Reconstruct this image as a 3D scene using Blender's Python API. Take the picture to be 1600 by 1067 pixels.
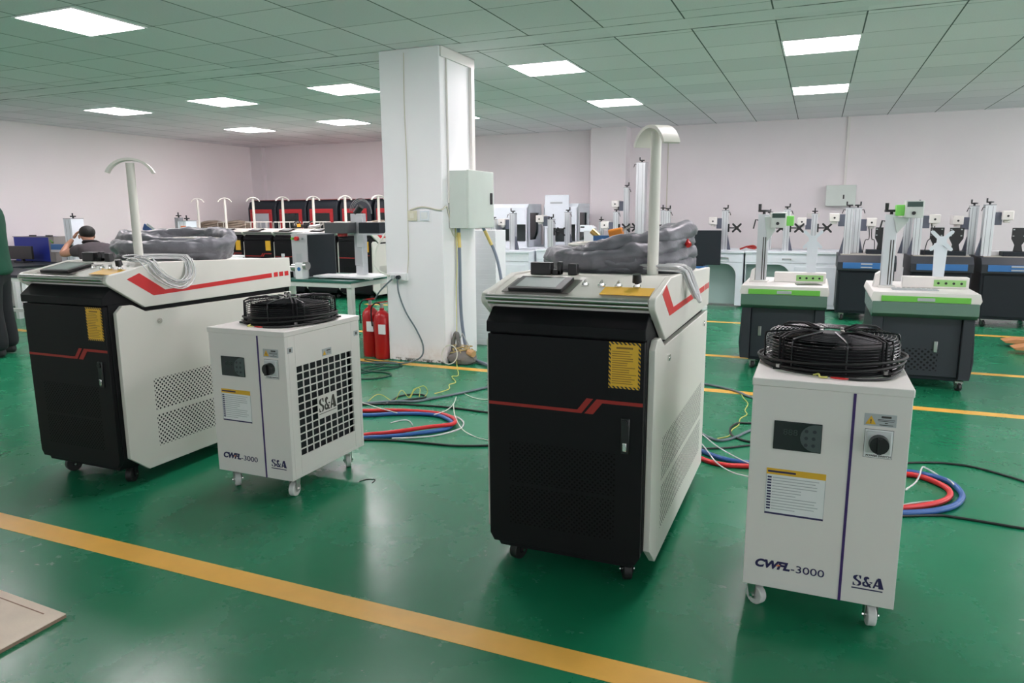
import bpy, bmesh, math, random
from mathutils import Vector, Matrix, noise as mnoise
random.seed(7)
for o in list(bpy.data.objects): bpy.data.objects.remove(o)
S = bpy.context.scene
C = S.collection
# ---------------------------------------------------------------- camera
F_PX, YAW, PITCH, ROLL, CAM_H = 1116.47, -0.400945, 0.178801, 0.0068309, 1.3
cy, sy = math.cos(YAW), math.sin(YAW)
FWD = Vector((sy*math.cos(PITCH), cy*math.cos(PITCH), -math.sin(PITCH)))
_r = Vector((cy, -sy, 0)); _d = FWD.cross(_r)
RT = math.cos(ROLL)*_r + math.sin(ROLL)*_d
DN = -math.sin(ROLL)*_r + math.cos(ROLL)*_d
cam = bpy.data.cameras.new('camera'); cam_o = bpy.data.objects.new('camera', cam); C.objects.link(cam_o)
cam.sensor_width = 36; cam.lens = F_PX/1600*36; cam.clip_start = 0.05; cam.clip_end = 100
UP = -DN; BK = -FWD
cam_o.matrix_world = Matrix(((RT.x, UP.x, BK.x, 0), (RT.y, UP.y, BK.y, 0), (RT.z, UP.z, BK.z, CAM_H), (0, 0, 0, 1)))
S.camera = cam_o
def at(x, y, z=0.0):                       # floor (or height z) point seen at a photo pixel
    v = (x-800)/F_PX*RT + (y-533.5)/F_PX*DN + FWD
    k = (z-CAM_H)/v.z
    return Vector((v.x*k, v.y*k, z))
# ---------------------------------------------------------------- world, exposure
W = bpy.data.worlds.new('world'); S.world = W; W.use_nodes = True
W.node_tree.nodes['Background'].inputs[0].default_value = (0.75, 0.82, 0.9, 1)
W.node_tree.nodes['Background'].inputs[1].default_value = 0.15
S.view_settings.view_transform = 'Standard'; S.view_settings.look = 'None'
S.view_settings.gamma = 1; S.view_settings.use_curve_mapping = False
S.view_settings.exposure = 0.95
LAMP = 16.0
CEIL = 2.634
# area lamp builder, not called in this scene
def area(name, loc, rot, sx, syy, power, col):
    L = bpy.data.lights.new(name, 'AREA'); L.shape = 'RECTANGLE'; L.size = sx; L.size_y = syy; L.energy = power; L.color = col
    o = bpy.data.objects.new(name, L); C.objects.link(o); o.location = loc; o.rotation_euler = rot
    return o
PI = math.pi
# ---------------------------------------------------------------- materials
MATS = {}
def mat(name, col, rough=0.5, metal=0.0, var=0.06, scale=6.0, bump=0.0, bscale=40.0, trans=0.0, coat=0.0, spec=0.5):
    if name in MATS: return MATS[name]
    m = bpy.data.materials.new(name); m.use_nodes = True; nt = m.node_tree; N = nt.nodes; L = nt.links
    b = N['Principled BSDF']
    tc = N.new('ShaderNodeTexCoord'); nz = N.new('ShaderNodeTexNoise'); nz.inputs['Scale'].default_value = scale; nz.inputs['Detail'].default_value = 4
    L.new(tc.outputs['Object'], nz.inputs['Vector'])
    mx = N.new('ShaderNodeMix'); mx.data_type = 'RGBA'
    mx.inputs[6].default_value = tuple(c*(1-var) for c in col)+(1,); mx.inputs[7].default_value = tuple(min(1, c*(1+var)) for c in col)+(1,)
    L.new(nz.outputs['Fac'], mx.inputs[0]); L.new(mx.outputs[2], b.inputs['Base Color'])
    b.inputs['Roughness'].default_value = rough; b.inputs['Metallic'].default_value = metal
    b.inputs['Transmission Weight'].default_value = trans; b.inputs['Coat Weight'].default_value = coat
    b.inputs['Specular IOR Level'].default_value = spec
    if bump:
        n2 = N.new('ShaderNodeTexNoise'); n2.inputs['Scale'].default_value = bscale; n2.inputs['Detail'].default_value = 5
        bp = N.new('ShaderNodeBump'); bp.inputs['Strength'].default_value = bump; bp.inputs['Distance'].default_value = 0.01
        L.new(tc.outputs['Object'], n2.inputs['Vector']); L.new(n2.outputs['Fac'], bp.inputs['Height']); L.new(bp.outputs[0], b.inputs['Normal'])
    MATS[name] = m
    return m
def emis(name, col, e):
    m = mat(name, col, 0.5); b = m.node_tree.nodes['Principled BSDF']
    b.inputs['Emission Color'].default_value = tuple(col)+(1,); b.inputs['Emission Strength'].default_value = e
    return m
class NT:                                   # tiny node helper
    def __init__(s, m): s.t = m.node_tree; s.N = s.t.nodes; s.L = s.t.links
    def val(s, sock, v):
        if isinstance(v, (int, float)): sock.default_value = v
        else: s.L.new(v, sock)
    def m(s, op, a, b=0.0, c=0.0):
        n = s.N.new('ShaderNodeMath'); n.operation = op
        s.val(n.inputs[0], a); s.val(n.inputs[1], b); s.val(n.inputs[2], c)
        return n.outputs[0]
    def mix(s, f, a, b):
        n = s.N.new('ShaderNodeMix'); n.data_type = 'RGBA'
        s.val(n.inputs[0], f)
        for i, v in ((6, a), (7, b)):
            if isinstance(v, tuple): n.inputs[i].default_value = v+(1,) if len(v) == 3 else v
            else: s.L.new(v, n.inputs[i])
        return n.outputs[2]
    def noise(s, vec, scale, detail=4, rough=0.5):
        n = s.N.new('ShaderNodeTexNoise'); n.inputs['Scale'].default_value = scale; n.inputs['Detail'].default_value = detail
        n.inputs['Roughness'].default_value = rough
        s.L.new(vec, n.inputs['Vector']); return n.outputs['Fac']
    def ramp(s, f, lo, hi):
        n = s.N.new('ShaderNodeMapRange'); n.inputs[1].default_value = lo; n.inputs[2].default_value = hi
        s.L.new(f, n.inputs[0]); return n.outputs[0]
def floor_mat():
    m = mat('green_epoxy', (0.02, 0.17, 0.09)); h = NT(m); b = h.N['Principled BSDF']
    tc = h.N.new('ShaderNodeTexCoord').outputs['Object']
    big = h.ramp(h.noise(tc, 0.9, 3), 0.35, 0.7); mid = h.ramp(h.noise(tc, 2.2, 8, 0.75), 0.40, 0.80)
    base = h.mix(big, (0.006, 0.172, 0.076), (0.014, 0.205, 0.098))
    base = h.mix(h.m('MULTIPLY', mid, 0.16), base, (0.05, 0.22, 0.13))
    mp = h.N.new('ShaderNodeMapping'); mp.inputs['Scale'].default_value = (1.0, 9.0, 1); mp.inputs['Rotation'].default_value = (0, 0, 0.5)
    h.L.new(tc, mp.inputs[0])
    scr = h.ramp(h.noise(mp.outputs[0], 5, 10, 0.9), 0.66, 0.80)
    base = h.mix(h.m('MULTIPLY', scr, 0.22), base, (0.22, 0.34, 0.28))
    sp = h.ramp(h.noise(tc, 60, 2), 0.76, 0.80)
    base = h.mix(h.m('MULTIPLY', sp, 0.5), base, (0.3, 0.42, 0.36))
    h.L.new(base, b.inputs['Base Color'])
    r = h.m('ADD', h.m('MULTIPLY', h.noise(tc, 2.2, 6, 0.6), 0.22), 0.16)
    h.L.new(r, b.inputs['Roughness'])
    bp = h.N.new('ShaderNodeBump'); bp.inputs['Strength'].default_value = 0.10; bp.inputs['Distance'].default_value = 0.01
    h.L.new(h.noise(tc, 14, 3), bp.inputs['Height']); h.L.new(bp.outputs[0], b.inputs['Normal'])
    return m
def ceil_mat():
    m = mat('ceiling_tile', (0.7, 0.72, 0.7), 0.9); h = NT(m); b = h.N['Principled BSDF']
    tc = h.N.new('ShaderNodeTexCoord').outputs['Object']
    sp = h.N.new('ShaderNodeSeparateXYZ'); h.L.new(tc, sp.inputs[0]); X, Y = sp.outputs[0], sp.outputs[1]
    T = 0.59
    fx = h.m('FRACT', h.m('DIVIDE', h.m('ADD', X, -0.222+T*40), T))
    far = h.m('GREATER_THAN', Y, 5.60)
    yo = h.m('ADD', h.m('MULTIPLY', far, -5.81+5.21), T*20-5.21)
    fy = h.m('FRACT', h.m('DIVIDE', h.m('ADD', Y, yo), T))
    def line(f, w):
        d = h.m('MINIMUM', f, h.m('SUBTRACT', 1.0, f)); return h.m('LESS_THAN', d, w)
    strip = h.m('MULTIPLY', h.m('GREATER_THAN', Y, 5.42), h.m('LESS_THAN', Y, 5.72))
    ns = h.m('SUBTRACT', 1.0, strip)
    lx = h.m('MULTIPLY', line(fx, 0.009), ns); ly = h.m('MULTIPLY', line(fy, 0.006), ns)
    g = h.m('MAXIMUM', lx, h.m('MULTIPLY', ly, 0.8))
    for yy, ww in ((5.41, .010), (5.72, .012)):
        g = h.m('MAXIMUM', g, h.m('MULTIPLY', h.m('LESS_THAN', h.m('ABSOLUTE', h.m('SUBTRACT', Y, yy)), ww), h.ramp(h.noise(tc, 3, 4, .7), .3, .6)))
    ix = h.m('FLOOR', h.m('DIVIDE', h.m('ADD', X, -0.222+T*40), T)); iy = h.m('FLOOR', h.m('DIVIDE', h.m('ADD', Y, yo), T))
    cb = h.N.new('ShaderNodeCombineXYZ'); h.L.new(ix, cb.inputs[0]); h.L.new(iy, cb.inputs[1])
    wn = h.N.new('ShaderNodeTexWhiteNoise'); h.L.new(cb.outputs[0], wn.inputs['Vector'])
    base = h.mix(wn.outputs['Value'], (0.76, 0.75, 0.78), (0.86, 0.84, 0.87))
    base = h.mix(h.m('MULTIPLY', h.ramp(h.noise(tc, 90, 2), 0.5, 0.8), 0.15), base, (0.4, 0.42, 0.4))
    base = h.mix(g, base, (0.10, 0.12, 0.12))
    h.L.new(base, b.inputs['Base Color'])
    return m
def wall_mat():
    m = mat('painted_plaster', (0.8, 0.76, 0.75), 0.75); h = NT(m); b = h.N['Principled BSDF']
    tc = h.N.new('ShaderNodeTexCoord').outputs['Object']
    base = h.mix(h.ramp(h.noise(tc, 1.3, 5), 0.3, 0.7), (0.80, 0.745, 0.76), (0.84, 0.78, 0.795))
    h.L.new(base, b.inputs['Base Color'])
    return m
def pillar_mat():
    m = mat('pillar_plaster', (0.85, 0.84, 0.84), 0.6); h = NT(m); b = h.N['Principled BSDF']
    tc = h.N.new('ShaderNodeTexCoord').outputs['Object']
    sp = h.N.new('ShaderNodeSeparateXYZ'); h.L.new(tc, sp.inputs[0])
    low = h.ramp(sp.outputs[2], 0.16, 0.0)
    dirt = h.m('MULTIPLY', low, h.ramp(h.noise(tc, 9, 6, 0.7), 0.42, 0.62))
    base = h.mix(h.ramp(h.noise(tc, 2, 5), 0.3, 0.7), (0.84, 0.84, 0.86), (0.88, 0.87, 0.88))
    base = h.mix(h.m('MULTIPLY', dirt, 0.55), base, (0.55, 0.45, 0.38))
    crumb = h.m('MULTIPLY', h.ramp(sp.outputs[2], 0.035, 0.02), h.ramp(h.noise(tc, 16, 4, 0.7), 0.5, 0.56))
    base = h.mix(crumb, base, (0.12, 0.11, 0.10))
    h.L.new(base, b.inputs['Base Color'])
    return m
def perf_mat(name, col, hole, ax, blocks, pitch, r, rough=0.45, coarse=0.0):
    # sheet metal with punched holes on a diagonal grid; ax = 'x' or 'y' is the run of the sheet
    m = mat(name, col, rough, 0, 0.03); h = NT(m); b = h.N['Principled BSDF']
    tc = h.N.new('ShaderNodeTexCoord').outputs['Object']
    sp = h.N.new('ShaderNodeSeparateXYZ'); h.L.new(tc, sp.inputs[0]); U = sp.outputs[0 if ax == 'x' else 1]; Z = sp.outputs[2]
    a = h.m('SUBTRACT', h.m('FRACT', h.m('DIVIDE', h.m('ADD', h.m('ADD', U, Z), 10), pitch)), 0.5)
    c = h.m('SUBTRACT', h.m('FRACT', h.m('DIVIDE', h.m('ADD', h.m('SUBTRACT', U, Z), 10), pitch)), 0.5)
    d = h.m('SQRT', h.m('ADD', h.m('MULTIPLY', a, a), h.m('MULTIPLY', c, c)))
    inn = h.m('LESS_THAN', d, r)
    reg = None
    for (u0, u1, z0, z1) in blocks:
        k = h.m('MULTIPLY', h.m('MULTIPLY', h.m('GREATER_THAN', U, u0), h.m('LESS_THAN', U, u1)), h.m('MULTIPLY', h.m('GREATER_THAN', Z, z0), h.m('LESS_THAN', Z, z1)))
        reg = k if reg is None else h.m('MAXIMUM', reg, k)
    f = h.m('MULTIPLY', inn, reg)
    h.L.new(h.mix(f, tuple(col), tuple(hole)), b.inputs['Base Color'])
    h.L.new(h.m('ADD', h.m('MULTIPLY', f, 0.4), rough), b.inputs['Roughness'])
    return m
def stripe_mat():                           # yellow and black hazard border
    m = mat('hazard_border', (0.8, 0.5, 0.03), 0.5); h = NT(m); b = h.N['Principled BSDF']
    tc = h.N.new('ShaderNodeTexCoord').outputs['Object']
    sp = h.N.new('ShaderNodeSeparateXYZ'); h.L.new(tc, sp.inputs[0])
    f = h.m('LESS_THAN', h.m('FRACT', h.m('DIVIDE', h.m('ADD', h.m('ADD', sp.outputs[0], sp.outputs[2]), 10), 0.014)), 0.5)
    h.L.new(h.mix(f, (0.72, 0.40, 0.02), (0.02, 0.02, 0.02)), b.inputs['Base Color'])
    return m
M_FLOOR, M_CEIL, M_WALL, M_PILLAR, M_HAZ = floor_mat(), ceil_mat(), wall_mat(), pillar_mat(), stripe_mat()
M_YLINE = mat('yellow_floor_paint', (0.80, 0.44, 0.075), 0.4, 0, 0.15, 8, 0.05)
CREAM = mat('cream_powder_coat', (0.70, 0.69, 0.63), 0.35)
CREAM2 = mat('cream_tube_paint', (0.72, 0.71, 0.64), 0.35)
WHITE = mat('white_sheet_metal', (0.76, 0.73, 0.70), 0.4, 0, 0.03)
WHITE2 = mat('cool_white_enamel', (0.74, 0.79, 0.84), 0.4)
BLACK = mat('black_powder_coat', (0.006, 0.006, 0.0075), 0.55, 0, 0.2, 30, 0.05, 400, spec=.22)
DARK = mat('charcoal_paint', (0.012, 0.017, 0.023), 0.5, spec=.3)
DARK2 = mat('charcoal_paint_lighter', (0.032, 0.037, 0.045), 0.5, spec=.35)
RUBBER = mat('black_rubber', (0.012, 0.012, 0.012), 0.55)
PLASTIC = mat('black_plastic', (0.012, 0.012, 0.013), 0.3)
WIRE_BLACK = mat('black_coated_wire', (0.008, 0.008, 0.010), 0.25)
CHROME = mat('chrome', (0.75, 0.74, 0.72), 0.15, 1.0)
STEEL = mat('brushed_steel', (0.5, 0.49, 0.48), 0.28, 1.0)
ALU = mat('anodised_aluminium', (0.66, 0.68, 0.70), 0.35, 0.7)
ALU_D = mat('grooved_aluminium', (0.30, 0.31, 0.33), 0.4, 0.6)
RED = mat('red_band', (0.60, 0.016, 0.018), 0.4)
REDD = mat('red_trim_paint', (0.33, 0.018, 0.013), 0.45)
REDX = mat('extinguisher_red', (0.42, 0.008, 0.010), 0.3)
GREEN_D = mat('bright_green_trim', (0.16, 0.52, 0.07), 0.4)
GREEN_S = mat('dark_green_panel', (0.09, 0.18, 0.13), 0.25)
BLUE_T = mat('blue_trim', (0.035, 0.16, 0.42), 0.4)
BLUE_P = mat('deep_blue_panel', (0.008, 0.03, 0.33), 0.5)
YEL = mat('yellow_label', (0.76, 0.44, 0.03), 0.5)
INKD = mat('dark_print', (0.05, 0.045, 0.04), 0.6)
NAVY = mat('navy_print', (0.020, 0.016, 0.085), 0.5)
PURP = mat('purple_stripe', (0.045, 0.018, 0.13), 0.5)
PAPER = mat('white_label', (0.78, 0.80, 0.80), 0.5)
GREYL = mat('grey_label', (0.42, 0.45, 0.46), 0.5)
GLASSD = mat('dark_glass', (0.012, 0.018, 0.018), 0.12)
SCREEN = mat('grey_screen_reflection', (0.42, 0.46, 0.45), 0.2)  # base grey lightened to carry a reflection of the ceiling
SCREEN2 = mat('grey_keypad', (0.07, 0.09, 0.09), 0.3)
SLEEVE = mat('grey_plastic_sleeve', (0.16, 0.16, 0.18), 0.40, 0, 0.25, 14, 0.8, 16)
CLEAR = mat('clear_tubing', (0.92, 0.93, 0.93), 0.08, 0, 0.02, trans=0.5)
HRED = mat('red_hose', (0.62, 0.018, 0.022), 0.35)
HBLUE = mat('blue_hose', (0.022, 0.10, 0.33), 0.35)
HGREY = mat('grey_hose', (0.11, 0.15, 0.17), 0.4)
HBLK = mat('black_cable', (0.012, 0.016, 0.015), 0.4)
HYEL = mat('yellow_wire', (0.62, 0.60, 0.14), 0.4)
HWHT = mat('white_wire', (0.66, 0.68, 0.60), 0.4)
GBOX = mat('pale_green_enamel', (0.62, 0.68, 0.63), 0.4)
GREENTOP = mat('green_bench_mat', (0.02, 0.13, 0.095), 0.35)
TEAL = mat('teal_recess_panel', (0.34, 0.46, 0.43), 0.4)
WOOD = mat('bare_plywood', (0.80, 0.67, 0.55), 0.7, 0, 0.25, 5, 0.3, 20)
WOODE = mat('plywood_edge', (0.25, 0.17, 0.12), 0.8, 0, 0.3, 60)
ORANGE = mat('orange_paint', (0.52, 0.23, 0.09), 0.45)
SKIN = mat('skin', (0.50, 0.26, 0.17), 0.5)
HAIR = mat('black_hair', (0.010, 0.009, 0.008), 0.6, 0, 0.3, 60, 0.6, 90)
SHIRT_G = mat('green_cotton', (0.012, 0.085, 0.050), 0.85, 0, 0.2, 12, 0.3, 18)
SHIRT_B = mat('grey_brown_cotton', (0.060, 0.050, 0.056), 0.85, 0, 0.2, 12, 0.3, 18)
TROUS = mat('black_trousers_cloth', (0.012, 0.013, 0.017), 0.8)
SHOE = mat('dark_shoe', (0.02, 0.02, 0.022), 0.6)
NYLON = mat('white_nylon', (0.68, 0.68, 0.66), 0.35)
TAPE_Y = mat('yellow_tape', (0.72, 0.56, 0.18), 0.5)
FOAM = mat('white_foam_board', (0.80, 0.82, 0.84), 0.7)
SACK = mat('grey_sack', (0.20, 0.19, 0.18), 0.8, 0, 0.4, 9, 0.8, 14)
BROWNP = mat('brown_wrapped_tubing', (0.20, 0.16, 0.12), 0.5, 0, 0.4, 20, 0.7, 25)
RECESS = mat('grille_interior', (0.006, 0.008, 0.012), 0.6)
MESH_SIDE = perf_mat('perforated_cream_sheet', (0.70, 0.69, 0.63), (0.010, 0.012, 0.015), 'y', [(0.21, 1.14, 0.345, 0.505), (0.21, 1.14, 0.165, 0.325)], 0.0235, 0.31)
MESH_DOOR = perf_mat('perforated_black_sheet', (0.006, 0.006, 0.0075), (0.0008, 0.0008, 0.0008), 'x', [(-0.20, 0.19, 0.35, 0.50), (-0.20, 0.19, 0.19, 0.335)], 0.0185, 0.27, 0.5)
MESH_DOOR.node_tree.nodes['Principled BSDF'].inputs['Specular IOR Level'].default_value = .22
MESH_CAB = perf_mat('vented_charcoal_sheet', (0.022, 0.027, 0.036), (0.003, 0.003, 0.004), 'x', [(-0.12, 0.12, 0.14, 0.30)], 0.04, 0.30)
# ---------------------------------------------------------------- mesh builder
class MB:
    def __init__(s): s.v = []; s.f = []; s.m = []
    def add(s, vs, fs, m=0):
        o = len(s.v); s.v += [tuple(p) for p in vs]; s.f += [tuple(i+o for i in f) for f in fs]; s.m += [m]*len(fs); return s
    def box(s, x0, x1, y0, y1, z0, z1, m=0):
        v = [(x, y, z) for x in (x0, x1) for y in (y0, y1) for z in (z0, z1)]
        return s.add(v, [(0, 1, 3, 2), (4, 6, 7, 5), (0, 4, 5, 1), (2, 3, 7, 6), (0, 2, 6, 4), (1, 5, 7, 3)], m)
    def prism(s, poly, ax, a, b, m=0):      # polygon in the plane across axis ax, extruded from a to b
        def P(u, v, w): return {'x': (w, u, v), 'y': (u, w, v), 'z': (u, v, w)}[ax]
        n = len(poly)
        ar = sum(poly[i][0]*poly[(i+1) % n][1]-poly[(i+1) % n][0]*poly[i][1] for i in range(n))
        if ar < 0: poly = poly[::-1]
        v = [P(u, w, a) for u, w in poly]+[P(u, w, b) for u, w in poly]
        f = [tuple(range(n))[::-1], tuple(range(n, 2*n))]+[(i, (i+1) % n, n+(i+1) % n, n+i) for i in range(n)]
        if (ax == 'y') != (b < a): f = [t[::-1] for t in f]
        return s.add(v, f, m)
    def cyl(s, p0, p1, r, m=0, n=16, r2=None, cap=True):
        p0, p1 = Vector(p0), Vector(p1); r2 = r if r2 is None else r2
        d = (p1-p0).normalized(); a = d.orthogonal().normalized(); b = d.cross(a)
        v = []
        for p, q in ((p0, r), (p1, r2)):
            for i in range(n):
                t = 2*PI*i/n; v.append(p+q*(math.cos(t)*a+math.sin(t)*b))
        f = [(i, (i+1) % n, n+(i+1) % n, n+i) for i in range(n)]
        if cap: f += [tuple(range(n))[::-1], tuple(range(n, 2*n))]
        return s.add(v, f, m)
    def tube(s, pts, r, m=0, n=8, closed=False, rf=None):
        P = [Vector(p) for p in pts]; k = len(P); v = []
        prev = None
        for i in range(k):
            t = (P[(i+1) % k]-P[i-1]) if closed else (P[min(i+1, k-1)]-P[max(i-1, 0)])
            t.normalize()
            if prev is None: a = t.orthogonal().normalized()
            else:
                a = prev-t*prev.dot(t)
                a = a.normalized() if a.length > 1e-6 else t.orthogonal().normalized()
            prev = a; b = t.cross(a); rr = r*(rf(i/k) if rf else 1)
            for j in range(n):
                q = 2*PI*j/n; v.append(P[i]+rr*(math.cos(q)*a+math.sin(q)*b))
        f = []
        for i in range(k if closed else k-1):
            for j in range(n):
                i2 = (i+1) % k; f.append((i*n+j, i*n+(j+1) % n, i2*n+(j+1) % n, i2*n+j))
        if not closed: f += [tuple(range(n))[::-1], tuple(range((k-1)*n, k*n))]
        return s.add(v, f, m)
    def ell(s, c, rx, ry, rz, m=0, nu=20, nv=12, warp=None):
        v = [(c[0], c[1], c[2]-rz)]
        for j in range(1, nv):
            t = -PI/2+PI*j/nv
            for i in range(nu):
                u = 2*PI*i/nu; p = (c[0]+rx*math.cos(t)*math.cos(u), c[1]+ry*math.cos(t)*math.sin(u), c[2]+rz*math.sin(t))
                v.append(warp(p) if warp else p)
        v.append((c[0], c[1], c[2]+rz)); f = []
        for i in range(nu): f.append((0, 1+(i+1) % nu, 1+i))
        for j in range(nv-2):
            for i in range(nu):
                a = 1+j*nu; f.append((a+i, a+(i+1) % nu, a+nu+(i+1) % nu, a+nu+i))
        e = len(v)-1; a = 1+(nv-2)*nu
        for i in range(nu): f.append((a+i, a+(i+1) % nu, e))
        return s.add(v, f, m)
    def build(s, name, mats, parent=None, bevel=0.0, loc=None, rot=None, ang=32):
        me = bpy.data.meshes.new(name); me.from_pydata(s.v, [], s.f); me.validate()
        if not isinstance(mats, (list, tuple)): mats = [mats]
        for q in mats: me.materials.append(q)
        for p, k in zip(me.polygons, s.m): p.material_index = k; p.use_smooth = True
        me.set_sharp_from_angle(angle=math.radians(ang))
        o = bpy.data.objects.new(name, me); C.objects.link(o)
        if parent is not None: o.parent = parent
        if loc: o.location = loc
        if rot: o.rotation_euler = rot
        if bevel:
            b = o.modifiers.new('bevel', 'BEVEL'); b.width = bevel; b.segments = 2; b.limit_method = 'ANGLE'; b.angle_limit = math.radians(40)
        return o
def tag(o, label=None, cat=None, group=None, kind=None):
    if label: o['label'] = label
    if cat: o['category'] = cat
    if group: o['group'] = group
    if kind: o['kind'] = kind
    return o
def thing(name, label, cat, loc=(0, 0, 0), rz=0, group=None):
    o = bpy.data.objects.new(name, None); C.objects.link(o); o.location = loc; o.rotation_euler = (0, 0, rz); o.empty_display_size = 0.1
    return tag(o, label, cat, group)
def logo_mb():
    # stencil S & A on a 1.75 x 1 field, in x-z
    b = MB(); P = lambda pts: b.prism(pts, 'y', -.02, 0)
    P([(.20, 1), (.05, .90), (.01, .74), (.08, .58), (.34, .36), (.38, .22), (.32, .08), (.22, 0), (.40, 0), (.50, .10), (.54, .26), (.50, .42), (.23, .64), (.21, .78), (.26, .92), (.34, 1)])
    P([(.34, 1), (.50, 1), (.50, .70), (.44, .70), (.38, .88)])
    P([(.02, 0), (.22, 0), (.10, .14), (.07, .30), (.02, .30)])
    P([(.62, .08), (.76, 0), (.92, .02), (1.12, .30), (1.03, .36), (.88, .16), (.76, .16), (.70, .28), (.76, .42), (.70, .50), (.58, .34)])
    P([(.72, .56), (1.00, .0), (1.16, .0), (.86, .56), (.84, .70), (.88, .78), (.98, .78), (.98, .92), (.86, 1.0), (.74, .96), (.66, .84), (.66, .68)])
    P([(1.16, .40), (1.02, .44), (1.02, .52), (1.20, .52)])
    P([(1.22, 0), (1.33, 0), (1.51, .78), (1.45, .95)])
    P([(1.48, 1), (1.66, 1), (1.88, 0), (1.57, 0)])
    P([(1.36, .20), (1.55, .20), (1.54, .33), (1.39, .33)])
    return b
def struct(name, mb, mats, bevel=0, label=None):
    o = mb.build(name, mats, None, bevel); o['kind'] = 'structure'
    if label: o['label'] = label
    return o
def dup(root, loc, label, group=None, rz=None):
    r = root.copy(); C.objects.link(r); r.location = loc
    if rz is not None: r.rotation_euler = (0, 0, rz)
    r['label'] = label
    if group: r['group'] = group
    def rec(a, b):
        for ch in a.children:
            c = ch.copy(); C.objects.link(c); c.parent = b; rec(ch, c)
    rec(root, r)
    return r
def smooth(pts, k=6, closed=False):         # Catmull-Rom
    P = [Vector(p) for p in pts]; n = len(P); out = []
    for i in range(n if closed else n-1):
        if closed: a, b, c, d = P[i-1], P[i], P[(i+1) % n], P[(i+2) % n]
        else: a, b, c, d = P[max(i-1, 0)], P[i], P[i+1], P[min(i+2, n-1)]
        for j in range(k):
            t = j/k; out.append(0.5*((2*b)+(c-a)*t+(2*a-5*b+4*c-d)*t*t+(3*b-a-3*c+d)*t*t*t))
    if not closed: out.append(P[-1])
    return out
def text(name, body, size, m, parent, loc, rot=(PI/2, 0, 0), sx=1.0, bold=0.0, shear=0.0, depth=0.0006):
    cu = bpy.data.curves.new(name, 'FONT'); cu.body = body; cu.size = size; cu.offset = bold; cu.shear = shear; cu.extrude = depth
    t = bpy.data.objects.new(name+'_src', cu); C.objects.link(t)
    dg = bpy.context.evaluated_depsgraph_get(); dg.update()
    me = bpy.data.meshes.new_from_object(t.evaluated_get(dg)); bpy.data.objects.remove(t)
    me.materials.clear(); me.materials.append(m)
    o = bpy.data.objects.new(name, me); C.objects.link(o); o.parent = parent; o.location = loc; o.rotation_euler = rot; o.scale = (sx, 1, 1)
    return o
# ================================================================ ROOM
XL, XR, YB, YF = -10.75, 7.5, 11.85, -4.0
struct('floor', MB().box(XL-.2, XR+.2, YF-.2, YB+.2, -0.1, 0), M_FLOOR)
struct('ceiling', MB().box(XL-.2, XR+.2, YF-.2, YB+.2, CEIL, CEIL+.1), M_CEIL)
struct('wall_left', MB().box(XL-.2, XL, YF-.2, YB+.2, 0, CEIL), mat('light_boosted_plaster', (0.93, 0.865, 0.865), 0.75, 0, .02, 1.3))  # wall plaster lightened to stand in for stronger light on this side
struct('wall_right', MB().box(XR, XR+.2, YF-.2, YB+.2, 0, CEIL), M_WALL)
struct('wall_back', MB().box(XL, XR, YB, YB+.2, 0, CEIL).box(-3.49, -2.90, YB-.28, YB, 0, CEIL).box(XL, XL+.30, YB-.1, YB, 0, CEIL), M_WALL)
struct('wall_front', MB().box(XL, XR, YF-.2, YF, 0, CEIL), M_WALL)
struct('wall_pillar', MB().box(-3.485, -2.912, 5.39, 6.02, 0, CEIL), M_PILLAR, 0.008)
# painted floor lines
k = 1
for y0, y1, x0, x1 in ((1.765, 1.868, XL, XR), (5.235, 5.33, XL, XR), (6.57, 6.655, -6, XR), (8.65, 8.74, -6, XR)):
    struct('trim_%d' % k, MB().box(x0, x1, y0, y1, 0, 0.0012), M_YLINE); k += 1
# ceiling lamps
M_DIFF = emis('lamp_diffuser', (1.0, 0.90, 0.95), LAMP)
proto = thing('ceiling_light', 'square ceiling light panel', 'ceiling light', (0, 0, CEIL))
fr = MB()
for a, b, c, d in ((-.295, .295, -.295, -.28), (-.295, .295, .28, .295), (-.295, -.28, -.28, .28), (.28, .295, -.28, .28)): fr.box(a, b, c, d, -.008, 0)
fr.build('frame', mat('lamp_frame', (0.85, 0.86, 0.86), 0.4), proto)
MB().box(-.28, .28, -.28, .28, -.006, -.001).build('diffuser', M_DIFF, proto)
LAMPS = [(-4.85, 3.74, 'large looking nearest ceiling light panel above the left welding cart'),
 (-2.44, 6.66, 'ceiling light panel just right of the pillar top, nearer of that column'),
 (-.07, 6.70, 'ceiling light panel at upper right, the nearer of the right pair'),
 (-.07, 9.06, 'ceiling light panel at upper right, the farther of the right pair'),
 (-2.41, 9.02, 'ceiling light panel behind the one just right of the pillar'),
 (-4.85, 6.81, 'ceiling light panel touching the left side of the pillar top in view'),
 (-6.70, 6.93, 'ceiling light panel in the middle of the left far group, nearer row'),
 (-8.50, 6.95, 'leftmost ceiling light panel of the far group near the left wall'),
 (-6.57, 9.17, 'small ceiling light panel in the farthest row, beside the pillar on its left'),
 (-8.50, 9.33, 'small ceiling light panel in the farthest row, closest to the left wall'),
 (-4.83, 9.33, 'ceiling light panel almost hidden behind the pillar')]
for i, (x, y, lb) in enumerate(LAMPS):
    if i == 0: proto.location = (x, y, CEIL); proto['label'] = lb; proto['group'] = 'ceiling light panels'
    else: dup(proto, (x, y, CEIL), lb)
OUTL = ['over the centre cart, just above the photo edge', 'over the right chiller, just above the photo edge', 'right of the right chiller, in the row over the carts', 'over the rightmost black cabinet, nearer row', 'over the rightmost black cabinet, farther row', 'close to the left wall, in the row over the carts', 'closest to the right windows', 'left of the left cart', 'added out of view to brighten the left wall']
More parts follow.
